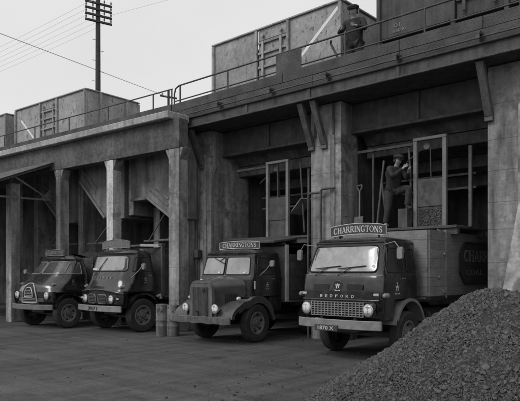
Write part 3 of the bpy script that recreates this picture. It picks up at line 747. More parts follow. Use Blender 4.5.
def lorry(label, loc, rz): return thing('lorry', label, 'lorry', loc, rz, 'coal lorries backed into the bays')
def plank_side(parent, x, y0, y1, z0, n, h, m, t=.03, name='side_board'):
    o0 = None
    for i in range(n):
        if o0 is None:
            o0 = obj(name, MB().box(-t / 2, t / 2, y0, y1, .0015, h - .0015), m, parent, bevel=.0025); o = o0
        else: o = copies(o0, [(0, 0, 0)], parent)[0]
        o.location = (x, 0, z0 + i * h)
def plank_front(parent, y, x0, x1, z0, n, h, m, t=.03, name='front_board'):
    o0 = None
    for i in range(n):
        if o0 is None:
            o0 = obj(name, MB().box(x0, x1, -t / 2, t / 2, .0015, h - .0015), m, parent, bevel=.0025); o = o0
        else: o = copies(o0, [(0, 0, 0)], parent)[0]
        o.location = (0, y, z0 + i * h)
def roof_sign(parent, xc, y, z, w_, h, arch, m_board, words, m_let, tw, th, lean=0.):
    N = 16; top = [(w_ * (.5 - k / N), h + arch * (1 - (2 * k / N - 1) ** 2)) for k in range(N + 1)]; bot = [(w_ * (k / N - .5), arch * .7 * (1 - (2 * k / N - 1) ** 2)) for k in range(N + 1)]
    s_ = obj('sign_board', MB().prism(bot + top, 'y', -.02, .02), m_board, parent, bevel=.006); s_.location = (xc, y, z)
    f_ = lambda u, v: v + arch * .85 * (1 - (2 * u / w_) ** 2)
    if words: roman('lettering', words, tw, th, m_let, s_, lambda u, v, d: (u, -.021 - d, h / 2 + f_(u, v)))
    ed = MB().tube([(u, -.022, v) for u, v in bot + top + bot[:1]], .008, 5, caps=False)
    obj('sign_edging', ed, m_let, s_)
    for x in (-w_ * .35, w_ * .35): obj('sign_bracket', MB().box(x - .015, x + .015, .021, .05, -.12, h), 'black_dull', s_)
    return s_

# ------------------------------------------------------------------ lorry 1 (nearest, forward control, mesh grille)
A = lorry('black forward control lorry with mesh grille, bright windscreen and planked body, nearest the coal heap', (-6.78, 11.0, 0), R(0))
lowA = Cab([(.80, .97, -1.10, -.56, .12, .02, .06), (1.0, 1.0, -1.14, -.55, .12, .02, .06), (1.22, 1.01, -1.15, -.54, .13, .02, .06)])
obj('front_panel', lowA.mesh(), 'black', A, smooth=35)
upA = Cab([(1.20, 1.01, -1.15, .5, .13, .06, .06), (1.40, 1.015, -1.15, .5, .15, .06, .06), (1.62, 1.01, -1.13, .5, .17, .06, .06), (1.69, 1.0, -1.09, .5, .17, .06, .06), (1.72, .985, -1.06, .5, .17, .06, .06),
    (2.24, .90, -.87, .46, .2, .1, .06), (2.30, .90, -.87, .46, .2, .1, .06), (2.35, .89, -.88, .45, .22, .12, .06), (2.39, .86, -.82, .42, .25, .14, .06), (2.42, .76, -.66, .32, .3, .2, .05), (2.435, .5, -.4, .1, .2, .2, .02)])
obj('cab', upA.mesh(), 'black', A, smooth=35)
ws = rpoly([(-.86, 1.73), (.86, 1.73), (.79, 2.25), (-.79, 2.25)], .10)
wA = patch('windscreen', ws, upA.front, (0, -1, 0), .006, 'dusty_glass', A)
rim_tube('windscreen_rubber', ws, upA.front, (0, -1, 0), .008, .016, 'rubber', wA)
obj('tax_disc', MB().lathe([(.035, 0), (.035, .003)], upA.front(.76, 1.84) + Vector((0, -.012, 0)), 'y', 14), 'card', wA)
gut = [upA.front(x, 2.31) + Vector((0, -.012, 0)) for x in np.linspace(-.84, .84, 25)]
obj('roof_gutter', MB().tube([upA.side(.35, 2.31, -1)] + gut + [upA.side(.35, 2.31, 1)], .018, 6), 'black_dull', A, smooth=60)
obj('waist_moulding', MB().tube([upA.front(x, 1.665) + Vector((0, -.006, 0)) for x in np.linspace(-.97, .97, 25)], .012, 6), 'grey_paint', A, smooth=60)
for x0 in (-.62, -.02):
    a = upA.front(x0, 1.66) + Vector((0, -.02, 0)); b = upA.front(x0 + .28, 1.82) + Vector((0, -.03, 0)); c = upA.front(x0 + .62, 1.85) + Vector((0, -.025, 0))
    wiper(A, a, b, c)
for sg in (-1, 1):
    sf = lambda y, z, s=sg: upA.side(y, z, s)
    d_ = patch('door', rpoly([(-.95, 1.24), (-.12, 1.24), (-.12, 2.26), (-.80, 2.26)], .07), sf, (sg, 0, 0), .007, 'black', A, skirt=.02)
    o_ = rpoly([(-.86, 1.72), (-.2, 1.72), (-.2, 2.2), (-.73, 2.2)], .06)
    g1 = patch('door_window', o_, sf, (sg, 0, 0), .010, 'dark_glass', d_, skirt=.02); rim_tube('window_rubber', o_, sf, (sg, 0, 0), .012, .012, 'rubber', d_)
    obj('door_handle', MB().tube([upA.side(-.34, 1.60, sg) + Vector((sg * .03, 0, 0)), upA.side(-.20, 1.60, sg) + Vector((sg * .03, 0, 0))], .014, 6), 'chrome', d_)
    o2 = rpoly([(-.06, 1.72), (.32, 1.72), (.27, 2.2), (-.06, 2.2)], .06)
    g2 = patch('quarter_window', o2, sf, (sg, 0, 0), .008, 'dark_glass', A, skirt=.02); rim_tube('window_rubber', o2, sf, (sg, 0, 0), .01, .012, 'rubber', g2)
    crest(d_, 'crest', lambda u, v, dd, s=sg: upA.side(-.52 + s * u, 1.41 + v, s) + Vector((s * (.010 + dd), 0, 0)), .12)
    mg = [(-.54 + .0, .80)] + [(math.cos(t) * .62, .52 + math.sin(t) * .68) for t in np.linspace(R(165), R(25), 16)] + [(.6, .72)]
    obj('mudguard', MB().strip(mg, sg * .72, sg * 1.06, .022, .035), 'grey_paint', A, smooth=50)
    mirror(A, upA.side(-.75, 2.26, sg), upA.side(-.75, 2.28, sg) + Vector((sg * .3, -.08, .03)), upA.side(-.75, 2.2, sg) + Vector((sg * .40, -.08, -.04)), (.065, .12))
    sidel = obj('side_lamp', MB().lathe([(.05, .1), (.05, 0), (.035, -.04), (.001, -.055)], upA.side(-1.0, 1.28, sg) + Vector((sg * .05, -.04, .0)), 'y', 14), 'grey_paint', A, smooth=40)
    obj('indicator', MB().box(*sorted((sg * .84, sg * .96)), -1.13, -1.085, 1.27, 1.32), 'pale_paint', A, bevel=.01)
# grille
gr = obj('grille_surround', MB().prism([(p.x, p.y) for p in rpoly([(-.91, .86), (.91, .86), (.93, 1.15), (-.93, 1.15)], .1, 4)], 'y', -1.165, -1.13), 'black', A, bevel=.01)
gm = obj('grille', MB().box(-.64, .64, -1.175, -1.166, .875, 1.135), 'rubber', A)
for k in range(16): obj('grille_bar', MB().box(-.65 + k * .0867 - .010, -.65 + k * .0867 + .010, -1.20, -1.176, .87, 1.14), 'grey_paint', gm)
for k in range(7): obj('grille_bar', MB().box(-.665, .665, -1.194, -1.177, .868 + k * .045 - .007, .868 + k * .045 + .007), 'grey_paint', gm)
for sg in (-1, 1): headlight(A, sg * .775, -1.19, 1.0, .105)
hl_ = obj('front_lip', MB().tube([(x, lowA.front(x, 1.2).y - .012, 1.18) for x in np.linspace(-.95, .95, 21)], .018, 6), 'black', A, smooth=60)
for k, ch in enumerate('BEDFORD'):
    xx = -.42 + k * .132
    text('badge_letter', ch, .06, .055, 'letter', A, lambda u, v, d, xx=xx: upA.front(xx + u, 1.255 + v) + Vector((0, -.006 - d, 0)), .01)
crest(A, 'emblem', lambda u, v, d: upA.front(u, 1.45 + v) + Vector((0, -.008 - d, 0)), .095)
obj('emblem_boss', MB().lathe([(.12, -.0), (.11, -.006), (.001, -.007)], upA.front(0, 1.45), 'y', 24), 'black_dull', A)
for x in (-.42, .42): obj('air_intake', MB().prism([(p.x, p.y) for p in rpoly([(x - .2, 1.38), (x + .2, 1.38), (x + .2, 1.5), (x - .2, 1.5)], .05, 4)], 'y', -1.158, -1.1), 'black_dull', A, bevel=.006)
obj('bumper', MB().loft([[(x, -1.30 + .09 * (abs(x) / 1.04) ** 3 * 1.6, z) for z in (.62, .80)] + [(x, -1.24 + .09 * (abs(x) / 1.04) ** 3 * 1.6, z) for z in (.80, .62)] for x in np.linspace(-1.04, 1.04, 21)]), 'grey_paint', A, bevel=.012)
np_ = obj('number_plate', MB().box(-.46, .12, -1.335, -1.306, .57, .69), 'sign', A, bevel=.004)
text('lettering', '1870 X', .40, .075, 'letter', np_, lambda u, v, d: (-.17 + u, -1.336 - d, .63 + v))
roof_sign(A, .07, -.52, 2.46, 1.42, .20, .06, 'sign', 'CHARRINGTONS', 'letter', 1.24, .125)
chassis(A, -1.15, 5.9, .75)
for sg in (-1, 1): wheel(A, sg * .90, 0, .47, .24, sg); wheel(A, sg * .92, 3.6, .47, .26, sg, rear=True); wheel(A, sg * .62, 3.6, .47, .26, sg, rear=True)
obj('rear_axle', MB().box(-.8, .8, 3.5, 3.7, .38, .56), 'black_dull', A); obj('fuel_tank', MB().lathe([(.2, 1.0), (.24, 1.02), (.24, 1.75), (.2, 1.78)], (.75, 0, .72), 'y', 18), 'black_dull', A, smooth=30)
for sg in (-1, 1):
    plank_side(A, sg * 1.13, .62, 1.36, 1.22, 7, .198, 'plank', name='headboard_plank')
    plank_side(A, sg * 1.13, 1.43, 6.05, 1.22, 7, .198, 'plank')
    obj('corner_post', MB().box(*sorted((sg * 1.10, sg * 1.17)), 1.365, 1.425, 1.16, 2.64), 'plank', A, bevel=.006)
    obj('body_rail', MB().box(*sorted((sg * 1.07, sg * 1.155)), .6, 6.08, 1.13, 1.215), 'black_dull', A, bevel=.006)
    for (y, z) in ((1.3, 2.12), (1.05, 1.62), (1.3, 1.3)): obj('catch', MB().lathe([(.045, 0), (.045, .03), (.02, .05), (.001, .052)], (sg * 1.145 if sg > 0 else -1.197, y, z), 'x', 12), 'chrome', A, smooth=40)
    oc = [(2.05, 1.72), (2.32, 1.46), (5.5, 1.46), (5.8, 1.72), (5.8, 2.14), (5.5, 2.4), (2.32, 2.4), (2.05, 2.14)]
    so = obj('sign_panel', MB().prism(oc, 'x', sg * 1.147, sg * 1.172), 'sign', A)
    pts = [Vector((sg * 1.176, y, z)) for y, z in oc]; obj('sign_beading', MB().tube(pts + pts[:1], .022, 6), 'black_dull', so)
    roman('lettering', 'CHARRINGTONS', 3.3, .26, 'dull_letter', so, lambda u, v, d, s=sg: (s * (1.173 + d), 3.94 + s * u, 2.1 + v))
    roman('lettering', 'COAL', 1.0, .12, 'dull_letter', so, lambda u, v, d, s=sg: (s * (1.173 + d), 2.9 + s * u, 1.72 + v))
plank_front(A, .60, -1.11, 1.11, 1.22, 7, .198, 'plank')
obj('load_floor', MB().box(-1.11, 1.11, .62, 6.05, 1.16, 1.21), 'plank', A)
A.scale = (.94, 1, 1)

# ------------------------------------------------------------------ lorry 2 (bonneted, split windscreen)
B = lorry('bonneted dark lorry with tall radiator, split windscreen and swept wings in the middle bay', (-10.78, 10.85, 0), R(4))
sec = []
for y, hw, zt in ((-1.0, .37, 1.49), (-.85, .41, 1.53), (-.7, .47, 1.57), (-.5, .56, 1.60), (-.3, .66, 1.62), (-.05, .80, 1.65)):
    g_ = [(-hw, y, .75), (-hw, y, 1.1)]
    for k in range(13):
        t = math.pi * (1 - k / 12); g_.append((hw * math.copysign(abs(math.cos(t)) ** .75, math.cos(t)), y, zt - .26 + .26 * math.sin(t) ** .8))
    sec.append(g_ + [(hw, y, 1.1), (hw, y, .75)])
obj('bonnet', MB().loft(sec), 'brown_grey', B, smooth=40)
obj('bonnet_hinge', MB().tube([(0, g_[8][1], g_[8][2] + .003) for g_ in sec], .012, 6), 'chrome', B, smooth=60)
for sg in (-1, 1):
    for k in range(7):
        y = -.68 + k * .05; hw = .47 + (.19 * (y + .7) / .40) + .008
        obj('bonnet_louvre', MB().beam((sg * (hw), y, .9), (sg * hw, y, 1.2), .025, .02, (1, 0, 0)), 'black_dull', B)
ro = rpoly([(-.40, .58), (.40, .58), (.39, 1.38), (.26, 1.52), (-.26, 1.52), (-.39, 1.38)], .10, 5)
rs = obj('radiator', MB().prism([(p.x, p.y) for p in ro], 'y', -1.07, -.97), 'steel_grey', B, bevel=.015)
obj('radiator_core', MB().box(-.26, .26, -1.082, -1.071, .66, 1.36), 'rubber', rs)
for k in range(17): obj('radiator_slat', MB().box(-.256 + k * .032 - .007, -.256 + k * .032 + .007, -1.10, -1.0825, .66, 1.36), 'steel_grey', rs)
obj('radiator_badge', MB().lathe([(.05, 0), (.05, -.02), (.001, -.025)], (.14, -1.10, 1.30), 'y', 14), 'black_dull', rs)
obj('filler_cap', MB().lathe([(.05, 0), (.06, .03), (.04, .05), (.001, .055)], (0, -1.02, 1.505), 'z', 12), 'chrome', rs)
obj('starting_handle', MB().tube([(0, -1.05, .62), (0, -1.15, .62), (0, -1.15, .78), (.0, -1.22, .78)], .017, 8), 'rubber', B)
cabB = Cab([(1.12, .93, -.22, 1.12, .12, .08, .05), (1.58, .95, -.22, 1.12, .12, .08, .05), (1.64, .94, -.20, 1.12, .12, .08, .05), (2.14, .87, -.08, 1.09, .16, .1, .05), (2.2, .87, -.10, 1.08, .18, .12, .05), (2.27, .80, .0, 1.0, .25, .2, .04), (2.31, .6, .24, .82, .25, .2, .02)])
obj('cab', cabB.mesh(), 'black', B, smooth=35)
obj('cab_lower', MB().box(-.9, .9, .56, 1.10, .72, 1.119), 'black', B, bevel=.03); obj('scuttle', MB().box(-.88, .88, -.3, -.18, .8, 1.119), 'black', B)
for a, b in ((-.84, -.035), (.035, .84)):
    s1 = .93
    o_ = rpoly([(a if a > 0 else a, 1.66), (b, 1.66), (b if b < .5 else b * s1, 2.1), (a if a > -.5 else a * s1, 2.1)], .06)
    w_ = patch('windscreen', o_, cabB.front, (0, -1, 0), .006, 'dusty_glass', B); rim_tube('windscreen_rubber', o_, cabB.front, (0, -1, 0), .008, .014, 'rubber', w_)
    obj('sticker', MB().box(b - .2, b - .12, -.02, .0, 1.69, 1.73), 'card', w_).location = (0, cabB.front(b - .16, 1.7).y - .005, 0)
wiper(B, cabB.front(-.06, 2.1) + Vector((0, -.02, 0)), cabB.front(-.22, 2.0) + Vector((0, -.025, 0)), cabB.front(-.42, 2.07) + Vector((0, -.02, 0)))
for sg in (-1, 1):
    sf = lambda y, z, s=sg: cabB.side(y, z, s)
    d_ = patch('door', rpoly([(-.08, 1.15), (.76, 1.15), (.76, 2.15), (.02, 2.15)], .06), sf, (sg, 0, 0), .007, 'black', B, skirt=.02)
    o_ = rpoly([(.02, 1.66), (.68, 1.66), (.68, 2.08), (.10, 2.08)], .06)
    patch('door_window', o_, sf, (sg, 0, 0), .010, 'dark_glass', d_, skirt=.02); rim_tube('window_rubber', o_, sf, (sg, 0, 0), .012, .012, 'rubber', d_)
    obj('door_handle', MB().tube([cabB.side(.56, 1.55, sg) + Vector((sg * .03, 0, 0)), cabB.side(.70, 1.55, sg) + Vector((sg * .03, 0, 0))], .014, 6), 'chrome', d_)
    crest(d_, 'crest', lambda u, v, dd, s=sg: cabB.side(.42 + s * u, 1.38 + v, s) + Vector((s * (.010 + dd), 0, 0)), .09)
    mg = [(-1.02, .62), (-1.0, .72), (-.94, .80), (-.86, .86), (-.76, .91), (-.66, .96), (-.56, 1.01)] + [(math.cos(t) * .66, .48 + math.sin(t) * .66) for t in np.linspace(R(122), R(15), 18)] + [(.70, .55)]
    obj('wing', MB().strip(mg, sg * .34, sg * 1.02, .05, .05), 'brown_grey', B, smooth=60)
    obj('wing_skirt', MB().strip([(y, z - .085) for y, z in mg[4:-3]], sg * .98, sg * 1.015, .09), 'brown_grey', B, smooth=60)
    obj('wing_apron', MB().prism([(-.99, .62), (-.5, .62), (-.5, .98), (-.64, .95), (-.8, .88), (-.93, .8)], 'x', sg * .36, sg * .38), 'black_dull', B)
    headlight(B, sg * .52, -1.08, .85, .10); obj('lamp_bracket', MB().box(sg * .52 - .02, sg * .52 + .02, -1.02, -.97, .6, .8), 'black_dull', B)
    obj('side_lamp', MB().lathe([(.04, .06), (.045, 0), (.03, -.03), (.001, -.04)], (sg * .86, -.62, 1.09), 'y', 12), 'lens', B, smooth=40)
    obj('trafficator', MB().box(*sorted((sg * .962, sg * .985)), -.12, -.08, 1.3, 1.5), 'pale_paint', B, bevel=.005)
mirror(B, cabB.side(.1, 1.62, 1), cabB.side(.2, 1.8, 1) + Vector((.2, 0, 0)), cabB.side(.25, 1.98, 1) + Vector((.36, 0, 0)), (.07, .08))
obj('bumper', MB().loft([[(x, -1.18 + .02 * math.sin(x * 9), z + .012 * math.sin(x * 13)) for z in (.50, .67)] + [(x, -1.14, z) for z in (.67, .50)] for x in np.linspace(-.9, 1.1, 31)]), 'steel_grey', B, bevel=.01)
roof_sign(B, .16, .22, 2.31, 1.42, .17, .03, 'sign', 'CHARRINGTONS', 'letter', 1.2, .11)
chassis(B, -1.0, 3.2, .68)
for sg in (-1, 1): wheel(B, sg * .88, 0, .47, .24, sg); wheel(B, sg * .86, 2.5, .47, .26, sg, rear=True)
obj('rear_axle', MB().box(-.8, .8, 2.4, 2.6, .38, .56), 'black_dull', B)
plank_front(B, 1.27, -.93, .93, 1.0, 7, .2, 'plank')
for sg in (-1, 1): plank_side(B, sg * .95, 1.33, 3.2, 1.0, 6, .2, 'steel'); obj('headboard_post', MB().box(*sorted((sg * .925, sg * .985)), 1.20, 1.32, .95, 2.44), 'pale_paint', B, bevel=.006)
obj('load_floor', MB().box(-.93, .93, 1.29, 3.2, .93, .99), 'plank', B)
obj('cab_shield', MB().beam((0, .7, 2.50), (0, 1.75, 2.62), 1.9, .06), 'steel', B, bevel=.01); obj('shield_bar', MB().box(-.9, .9, 1.2, 1.28, 2.44, 2.5), 'steel', B)

B.scale = (.93, 1, 1)

# ------------------------------------------------------------------ lorry 3 (snub nosed, two square grilles)
Cx = lorry('snub nosed black lorry with dusty grey roof board, second from the left', (-14.97, 10.55, 0), R(0))
low = Cab([(.72, 1.0, -.79, -.56, .10, .02, .10), (.80, 1.03, -.85, -.56, .14, .02, .12), (1.08, 1.05, -.87, -.56, .18, .02, .14), (1.18, 1.05, -.87, -.56, .2, .02, .14)])
obj('nose', low.mesh(), 'black', Cx, smooth=35)
up = Cab([(1.17, 1.05, -.87, .42, .2, .06, .14), (1.22, 1.04, -.85, .42, .22, .06, .14), (1.27, 1.02, -.80, .42, .25, .06, .14), (1.45, 1.0, -.72, .42, .33, .06, .16), (1.68, .99, -.64, .42, .33, .06, .16), (1.74, .98, -.62, .42, .33, .06, .16),
    (2.2, .93, -.50, .38, .34, .1, .14), (2.26, .93, -.52, .38, .34, .1, .14), (2.34, .88, -.42, .32, .3, .15, .1), (2.4, .66, -.2, .25, .2, .1, .05)])
obj('cab', up.mesh(), 'black', Cx, smooth=35)
o_ = rpoly([(-.86, 1.75), (.86, 1.75), (.80, 2.19), (-.80, 2.19)], .1)
w_ = patch('windscreen', o_, up.front, (0, -1, 0), .006, 'dusty_glass', Cx); rim_tube('windscreen_rubber', o_, up.front, (0, -1, 0), .008, .018, 'rubber', w_)
obj('sticker', MB().box(-.66, -.45, -.008, 0, 1.78, 1.83), 'card', w_).location = (0, up.front(-.55, 1.8).y - .012, 0)
wiper(Cx, up.front(-.3, 1.72) + Vector((0, -.02, 0)), up.front(-.12, 1.95) + Vector((0, -.03, 0)), up.front(.02, 2.12) + Vector((0, -.02, 0)))
for k, ch in enumerate('THAMES'):
    xx = -.4 + k * .16
    text('badge_letter', ch, .07, .06, 'dull_letter', Cx, lambda u, v, d, xx=xx: up.front(xx + u, 1.56 + v) + Vector((0, -.01 - d, 0)), .01)
gp = obj('grille_panel', MB().loft([[(x, low.front(x, z).y - .008, z) for z in (.82, .9, 1.0, 1.08)] + [(x, low.front(x, z).y + .02, z) for z in (1.08, 1.0, .9, .82)] for x in np.linspace(-.86, .86, 21)]), 'black_dull', Cx)
for x in (-.25, .25):
    oo = rpoly([(x - .19, .82), (x + .19, .82), (x + .19, 1.08), (x - .19, 1.08)], .08)
    g_ = patch('grille', oo, low.front, (0, -1, 0), .018, 'rubber', gp, skirt=.02); rim_tube('grille_ring', oo, low.front, (0, -1, 0), .02, .013, 'grey_paint', gp)
    for k in range(6): obj('grille_bar', MB().box(x - .17, x + .17, -.02, -.005, .85 + k * .04 - .007, .85 + k * .04 + .007), 'steel_grey', gp).location = (0, low.front(x, .95).y - .012, 0)
lip = [(x, up.front(x, 1.2).y - .015, 1.10 + .12 * (1 - (x / 1.0) ** 2)) for x in np.linspace(-1.0, 1.0, 25)]
obj('bonnet_lip', MB().tube(lip, .042, 10), 'black', Cx, smooth=60)
for sg in (-1, 1):
    headlight(Cx, sg * .65, low.front(.65, .95).y - .02, .95, .10)
    obj('flank_badge', MB().box(*sorted((sg * .84, sg * .94)), -.03, 0, .95, .99), 'pale_paint', Cx).location = (0, low.front(.9, 1.0).y - .01, 0)
    obj('side_lamp', MB().lathe([(.05, .08), (.05, 0), (.035, -.04), (.001, -.055)], (sg * .9, -.66, 1.30), 'y', 12), 'grey_paint', Cx, smooth=40)
    sf = lambda y, z, s=sg: up.side(y, z, s)
    d_ = patch('door', rpoly([(-.44, 1.24), (.36, 1.24), (.33, 2.2), (-.24, 2.2), (-.42, 1.76)], .05), sf, (sg, 0, 0), .008, 'black', Cx, skirt=.02)
    o_ = rpoly([(-.34, 1.74), (.29, 1.74), (.27, 2.15), (-.20, 2.15)], .05)
    patch('door_window', o_, sf, (sg, 0, 0), .012, 'dark_glass', d_, skirt=.02); rim_tube('window_rubber', o_, sf, (sg, 0, 0), .014, .012, 'rubber', d_)
    obj('door_handle', MB().tube([up.side(.18, 1.62, sg) + Vector((sg * .03, 0, 0)), up.side(.3, 1.62, sg) + Vector((sg * .03, 0, 0))], .014, 6), 'chrome', d_)
    crest(d_, 'crest', lambda u, v, dd, s=sg: up.side(.08 + s * u, 1.5 + v, s) + Vector((s * (.012 + dd), 0, 0)), .085, 'dull_letter')
    obj('wheel_arch', MB().strip([(math.cos(t) * .58, .5 + math.sin(t) * .62) for t in np.linspace(R(160), R(-5), 18)], sg * .7, sg * 1.06, .02, .03), 'black', Cx, smooth=50)
obj('rear_lamp', MB().tube([(1.0, .5, 1.0), (1.06, .56, 1.05), (1.06, .6, .95)], .05, 8), 'grey_paint', Cx, smooth=60)
mirror(Cx, up.side(-.38, 1.55, 1), up.side(-.25, 1.75, 1) + Vector((.15, 0, 0)), up.side(-.15, 1.93, 1) + Vector((.26, 0, 0)), (.07, .09))
obj('bumper', MB().loft([[(x, -.99 + .16 * (abs(x) / 1.08) ** 2, z) for z in (.60, .77)] + [(x, -.94 + .16 * (abs(x) / 1.08) ** 2, z) for z in (.77, .60)] for x in np.linspace(-1.08, 1.08, 25)]), 'grey_paint', Cx, bevel=.012)
text('lettering', '7871', .45, .10, 'sign', Cx, lambda u, v, d: (-.05 + u, -.994 - d, .685 + v))
roof_sign(Cx, .0, -.22, 2.40, 1.36, .21, .06, 'board_grey', 'CHARRINGTONS', 'dull_letter', 1.18, .11)
obj('roof_rail', MB().beam((.35, .4, 2.52), (1.0, .75, 2.5), .07, .07), 'pale_paint', Cx)
chassis(Cx, -.7, 4.4, .72)
for sg in (-1, 1): wheel(Cx, sg * .91, 0, .48, .25, sg); wheel(Cx, sg * .86, 3.0, .5, .27, sg, rear=True)
obj('rear_axle', MB().box(-.8, .8, 2.9, 3.1, .4, .58), 'black_dull', Cx)
plank_front(Cx, .72, -.98, .98, 1.05, 7, .2, 'steel')
for sg in (-1, 1):
    plank_side(Cx, sg * 1.0, .78, 4.4, 1.05, 6, .2, 'steel'); obj('headboard_post', MB().box(*sorted((sg * .975, sg * 1.03)), .66, .77, 1.0, 2.5), 'steel_grey', Cx, bevel=.006)
    for y in (1.5, 2.4, 3.3): obj('side_stake', MB().box(*sorted((sg * 1.017, sg * 1.05)), y - .04, y + .04, 1.0, 2.3), 'steel', Cx)
obj('load_floor', MB().box(-.98, .98, .75, 4.4, .98, 1.04), 'plank', Cx)
obj('headboard_cap', MB().box(-1.03, 1.03, .64, .80, 2.5, 2.56), 'steel_grey', Cx, bevel=.006)

# ------------------------------------------------------------------ lorry 4 (rounded, arched grille, far left)
D = lorry('round fronted dark lorry with arched bright grille and canvas covered load, farthest left', (-17.62, 9.68, 0), R(5))
lo4 = Cab([(.66, .98, -.66, -.48, .1, .02, .2), (.80, 1.03, -.72, -.48, .15, .02, .22), (1.12, 1.03, -.74, -.48, .2, .02, .24)])
obj('nose', lo4.mesh(), 'black', D, smooth=35)
up4 = Cab([(1.11, 1.03, -.74, .75, .2, .06, .24), (1.28, 1.0, -.70, .75, .28, .06, .28), (1.42, .96, -.58, .75, .40, .06, .30), (1.60, .95, -.36, .75, .40, .06, .22), (1.64, .95, -.32, .75, .40, .06, .2),
    (2.06, .84, .02, .7, .38, .1, .16), (2.12, .84, .0, .7, .38, .1, .16), (2.2, .76, .1, .62, .3, .15, .1), (2.25, .55, .2, .5, .2, .1, .05)])
obj('cab', up4.mesh(), 'black', D, smooth=35)
for a, b in ((-.82, -.03), (.03, .82)):
    o_ = rpoly([(a, 1.66), (b, 1.66), (b if b < .5 else b * .9, 2.03), (a if a > -.5 else a * .9, 2.03)], .06)
    w_ = patch('windscreen', o_, up4.front, (0, -1, 0), .008, 'dim_glass', D); rim_tube('windscreen_rubber', o_, up4.front, (0, -1, 0), .01, .016, 'grey_paint', w_)
# arched grille with bars
ao = [Vector(p) for p in ((-.40, .78), (.40, .78), (.36, 1.05), (.26, 1.26), (.12, 1.37), (-.12, 1.37), (-.26, 1.26), (-.36, 1.05))]
sfn = lambda x, z: up4.front(x, z) if z > 1.115 else lo4.front(x, z)
ao = rpoly(ao, .05, 3)
gq = patch('grille', ao, sfn, (0, -1, 0), .012, 'rubber', D); rim_tube('grille_ring', ao, sfn, (0, -1, 0), .02, .022, 'pale_paint', gq)
ai = rpoly([Vector(p) for p in ((-.22, .95), (.22, .95), (.2, 1.12), (.1, 1.24), (-.1, 1.24), (-.2, 1.12))], .04, 3)
rim_tube('grille_ring', ai, sfn, (0, -1, 0), .025, .018, 'pale_paint', gq)
for z, hw in ((.82, .36), (.87, .36), (.92, .35), (1.0, .2), (1.05, .19), (1.1, .18), (1.15, .15)):
    obj('grille_bar', MB().tube([sfn(x, z) + Vector((0, -.03, 0)) for x in np.linspace(-hw, hw, 9)], .011, 6), 'grey_paint', gq, smooth=60)
for sg in (-1, 1):
    for z in (.84, .9): obj('wing_bar', MB().tube([lo4.front(sg * x, z) + Vector((0, -.012, 0)) for x in (.44, .54, .64)], .012, 6), 'grey_paint', D)
    headlight(D, sg * .78, lo4.front(.78, .98).y - .03, 1.0, .10)
    obj('side_lamp', MB().lathe([(.045, .08), (.045, 0), (.03, -.04), (.001, -.05)], (sg * .84, -.44, 1.34), 'y', 12), 'grey_paint', D, smooth=40)
    sf = lambda y, z, s=sg: up4.side(y, z, s)
    d_ = patch('door', rpoly([(-.3, 1.16), (.58, 1.16), (.58, 2.08), (.1, 2.08), (-.22, 1.66)], .05), sf, (sg, 0, 0), .008, 'black', D, skirt=.02)
    o_ = rpoly([(-.1, 1.66), (.5, 1.66), (.48, 2.0), (.14, 2.0)], .05)
    patch('door_window', o_, sf, (sg, 0, 0), .012, 'dim_glass', d_, skirt=.02); rim_tube('window_rubber', o_, sf, (sg, 0, 0), .014, .014, 'grey_paint', d_)
    crest(d_, 'crest', lambda u, v, dd, s=sg: up4.side(.16 + s * u, 1.42 + v, s) + Vector((s * (.012 + dd), 0, 0)), .085, 'dull_letter')
    obj('wheel_arch', MB().strip([(math.cos(t) * .55, .47 + math.sin(t) * .6) for t in np.linspace(R(160), R(0), 18)], sg * .7, sg * 1.05, .02, .03), 'black', D, smooth=50)
mirror(D, up4.side(-.2, 1.6, -1), up4.side(-.3, 1.7, -1) + Vector((-.1, -.1, 0)), up4.side(-.3, 1.72, -1) + Vector((-.16, -.12, .05)), (.06, .07))
obj('bumper', MB().loft([[(x, -.90 + .26 * (abs(x) / 1.06) ** 3, z) for z in (.58, .74)] + [(x, -.85 + .26 * (abs(x) / 1.06) ** 3, z) for z in (.74, .58)] for x in np.linspace(-1.06, 1.06, 25)]), 'board_grey', D, bevel=.012)
roof_sign(D, .08, .14, 2.22, 1.0, .17, .03, 'sign', 'CHARRINGTONS', 'dull_letter', .9, .10)
chassis(D, -.7, 3.6, .7)
for sg in (-1, 1): wheel(D, sg * .90, 0, .46, .24, sg); wheel(D, sg * .84, 2.8, .46, .26, sg, rear=True)
obj('rear_axle', MB().box(-.8, .8, 2.7, 2.9, .38, .56), 'black_dull', D)
plank_front(D, .95, -.93, .93, .98, 6, .2, 'steel')
for sg in (-1, 1): plank_side(D, sg * .95, 1.0, 3.7, .98, 5, .2, 'steel')
obj('load_floor', MB().box(-.93, .93, .97, 3.7, .92, .97), 'plank', D)
cv = []
for y in np.linspace(.93, 3.7, 14):
    h_ = 2.3 + .05 * math.sin(y * 5) + random.uniform(-.02, .02)
    cv.append([(-.99, y, 1.7 + random.uniform(-.04, .04)), (-.99, y, 2.0), (-.8, y, h_ - .08), (-.4, y, h_), (0, y, h_ + .05 + .02 * math.sin(y * 9)), (.4, y, h_), (.8, y, h_ - .08), (.99, y, 2.0), (.99, y, 1.7 + random.uniform(-.04, .04))])
obj('canvas_cover', MB().loft(cv, closed=False, cap=False), 'cloth', D, smooth=60)

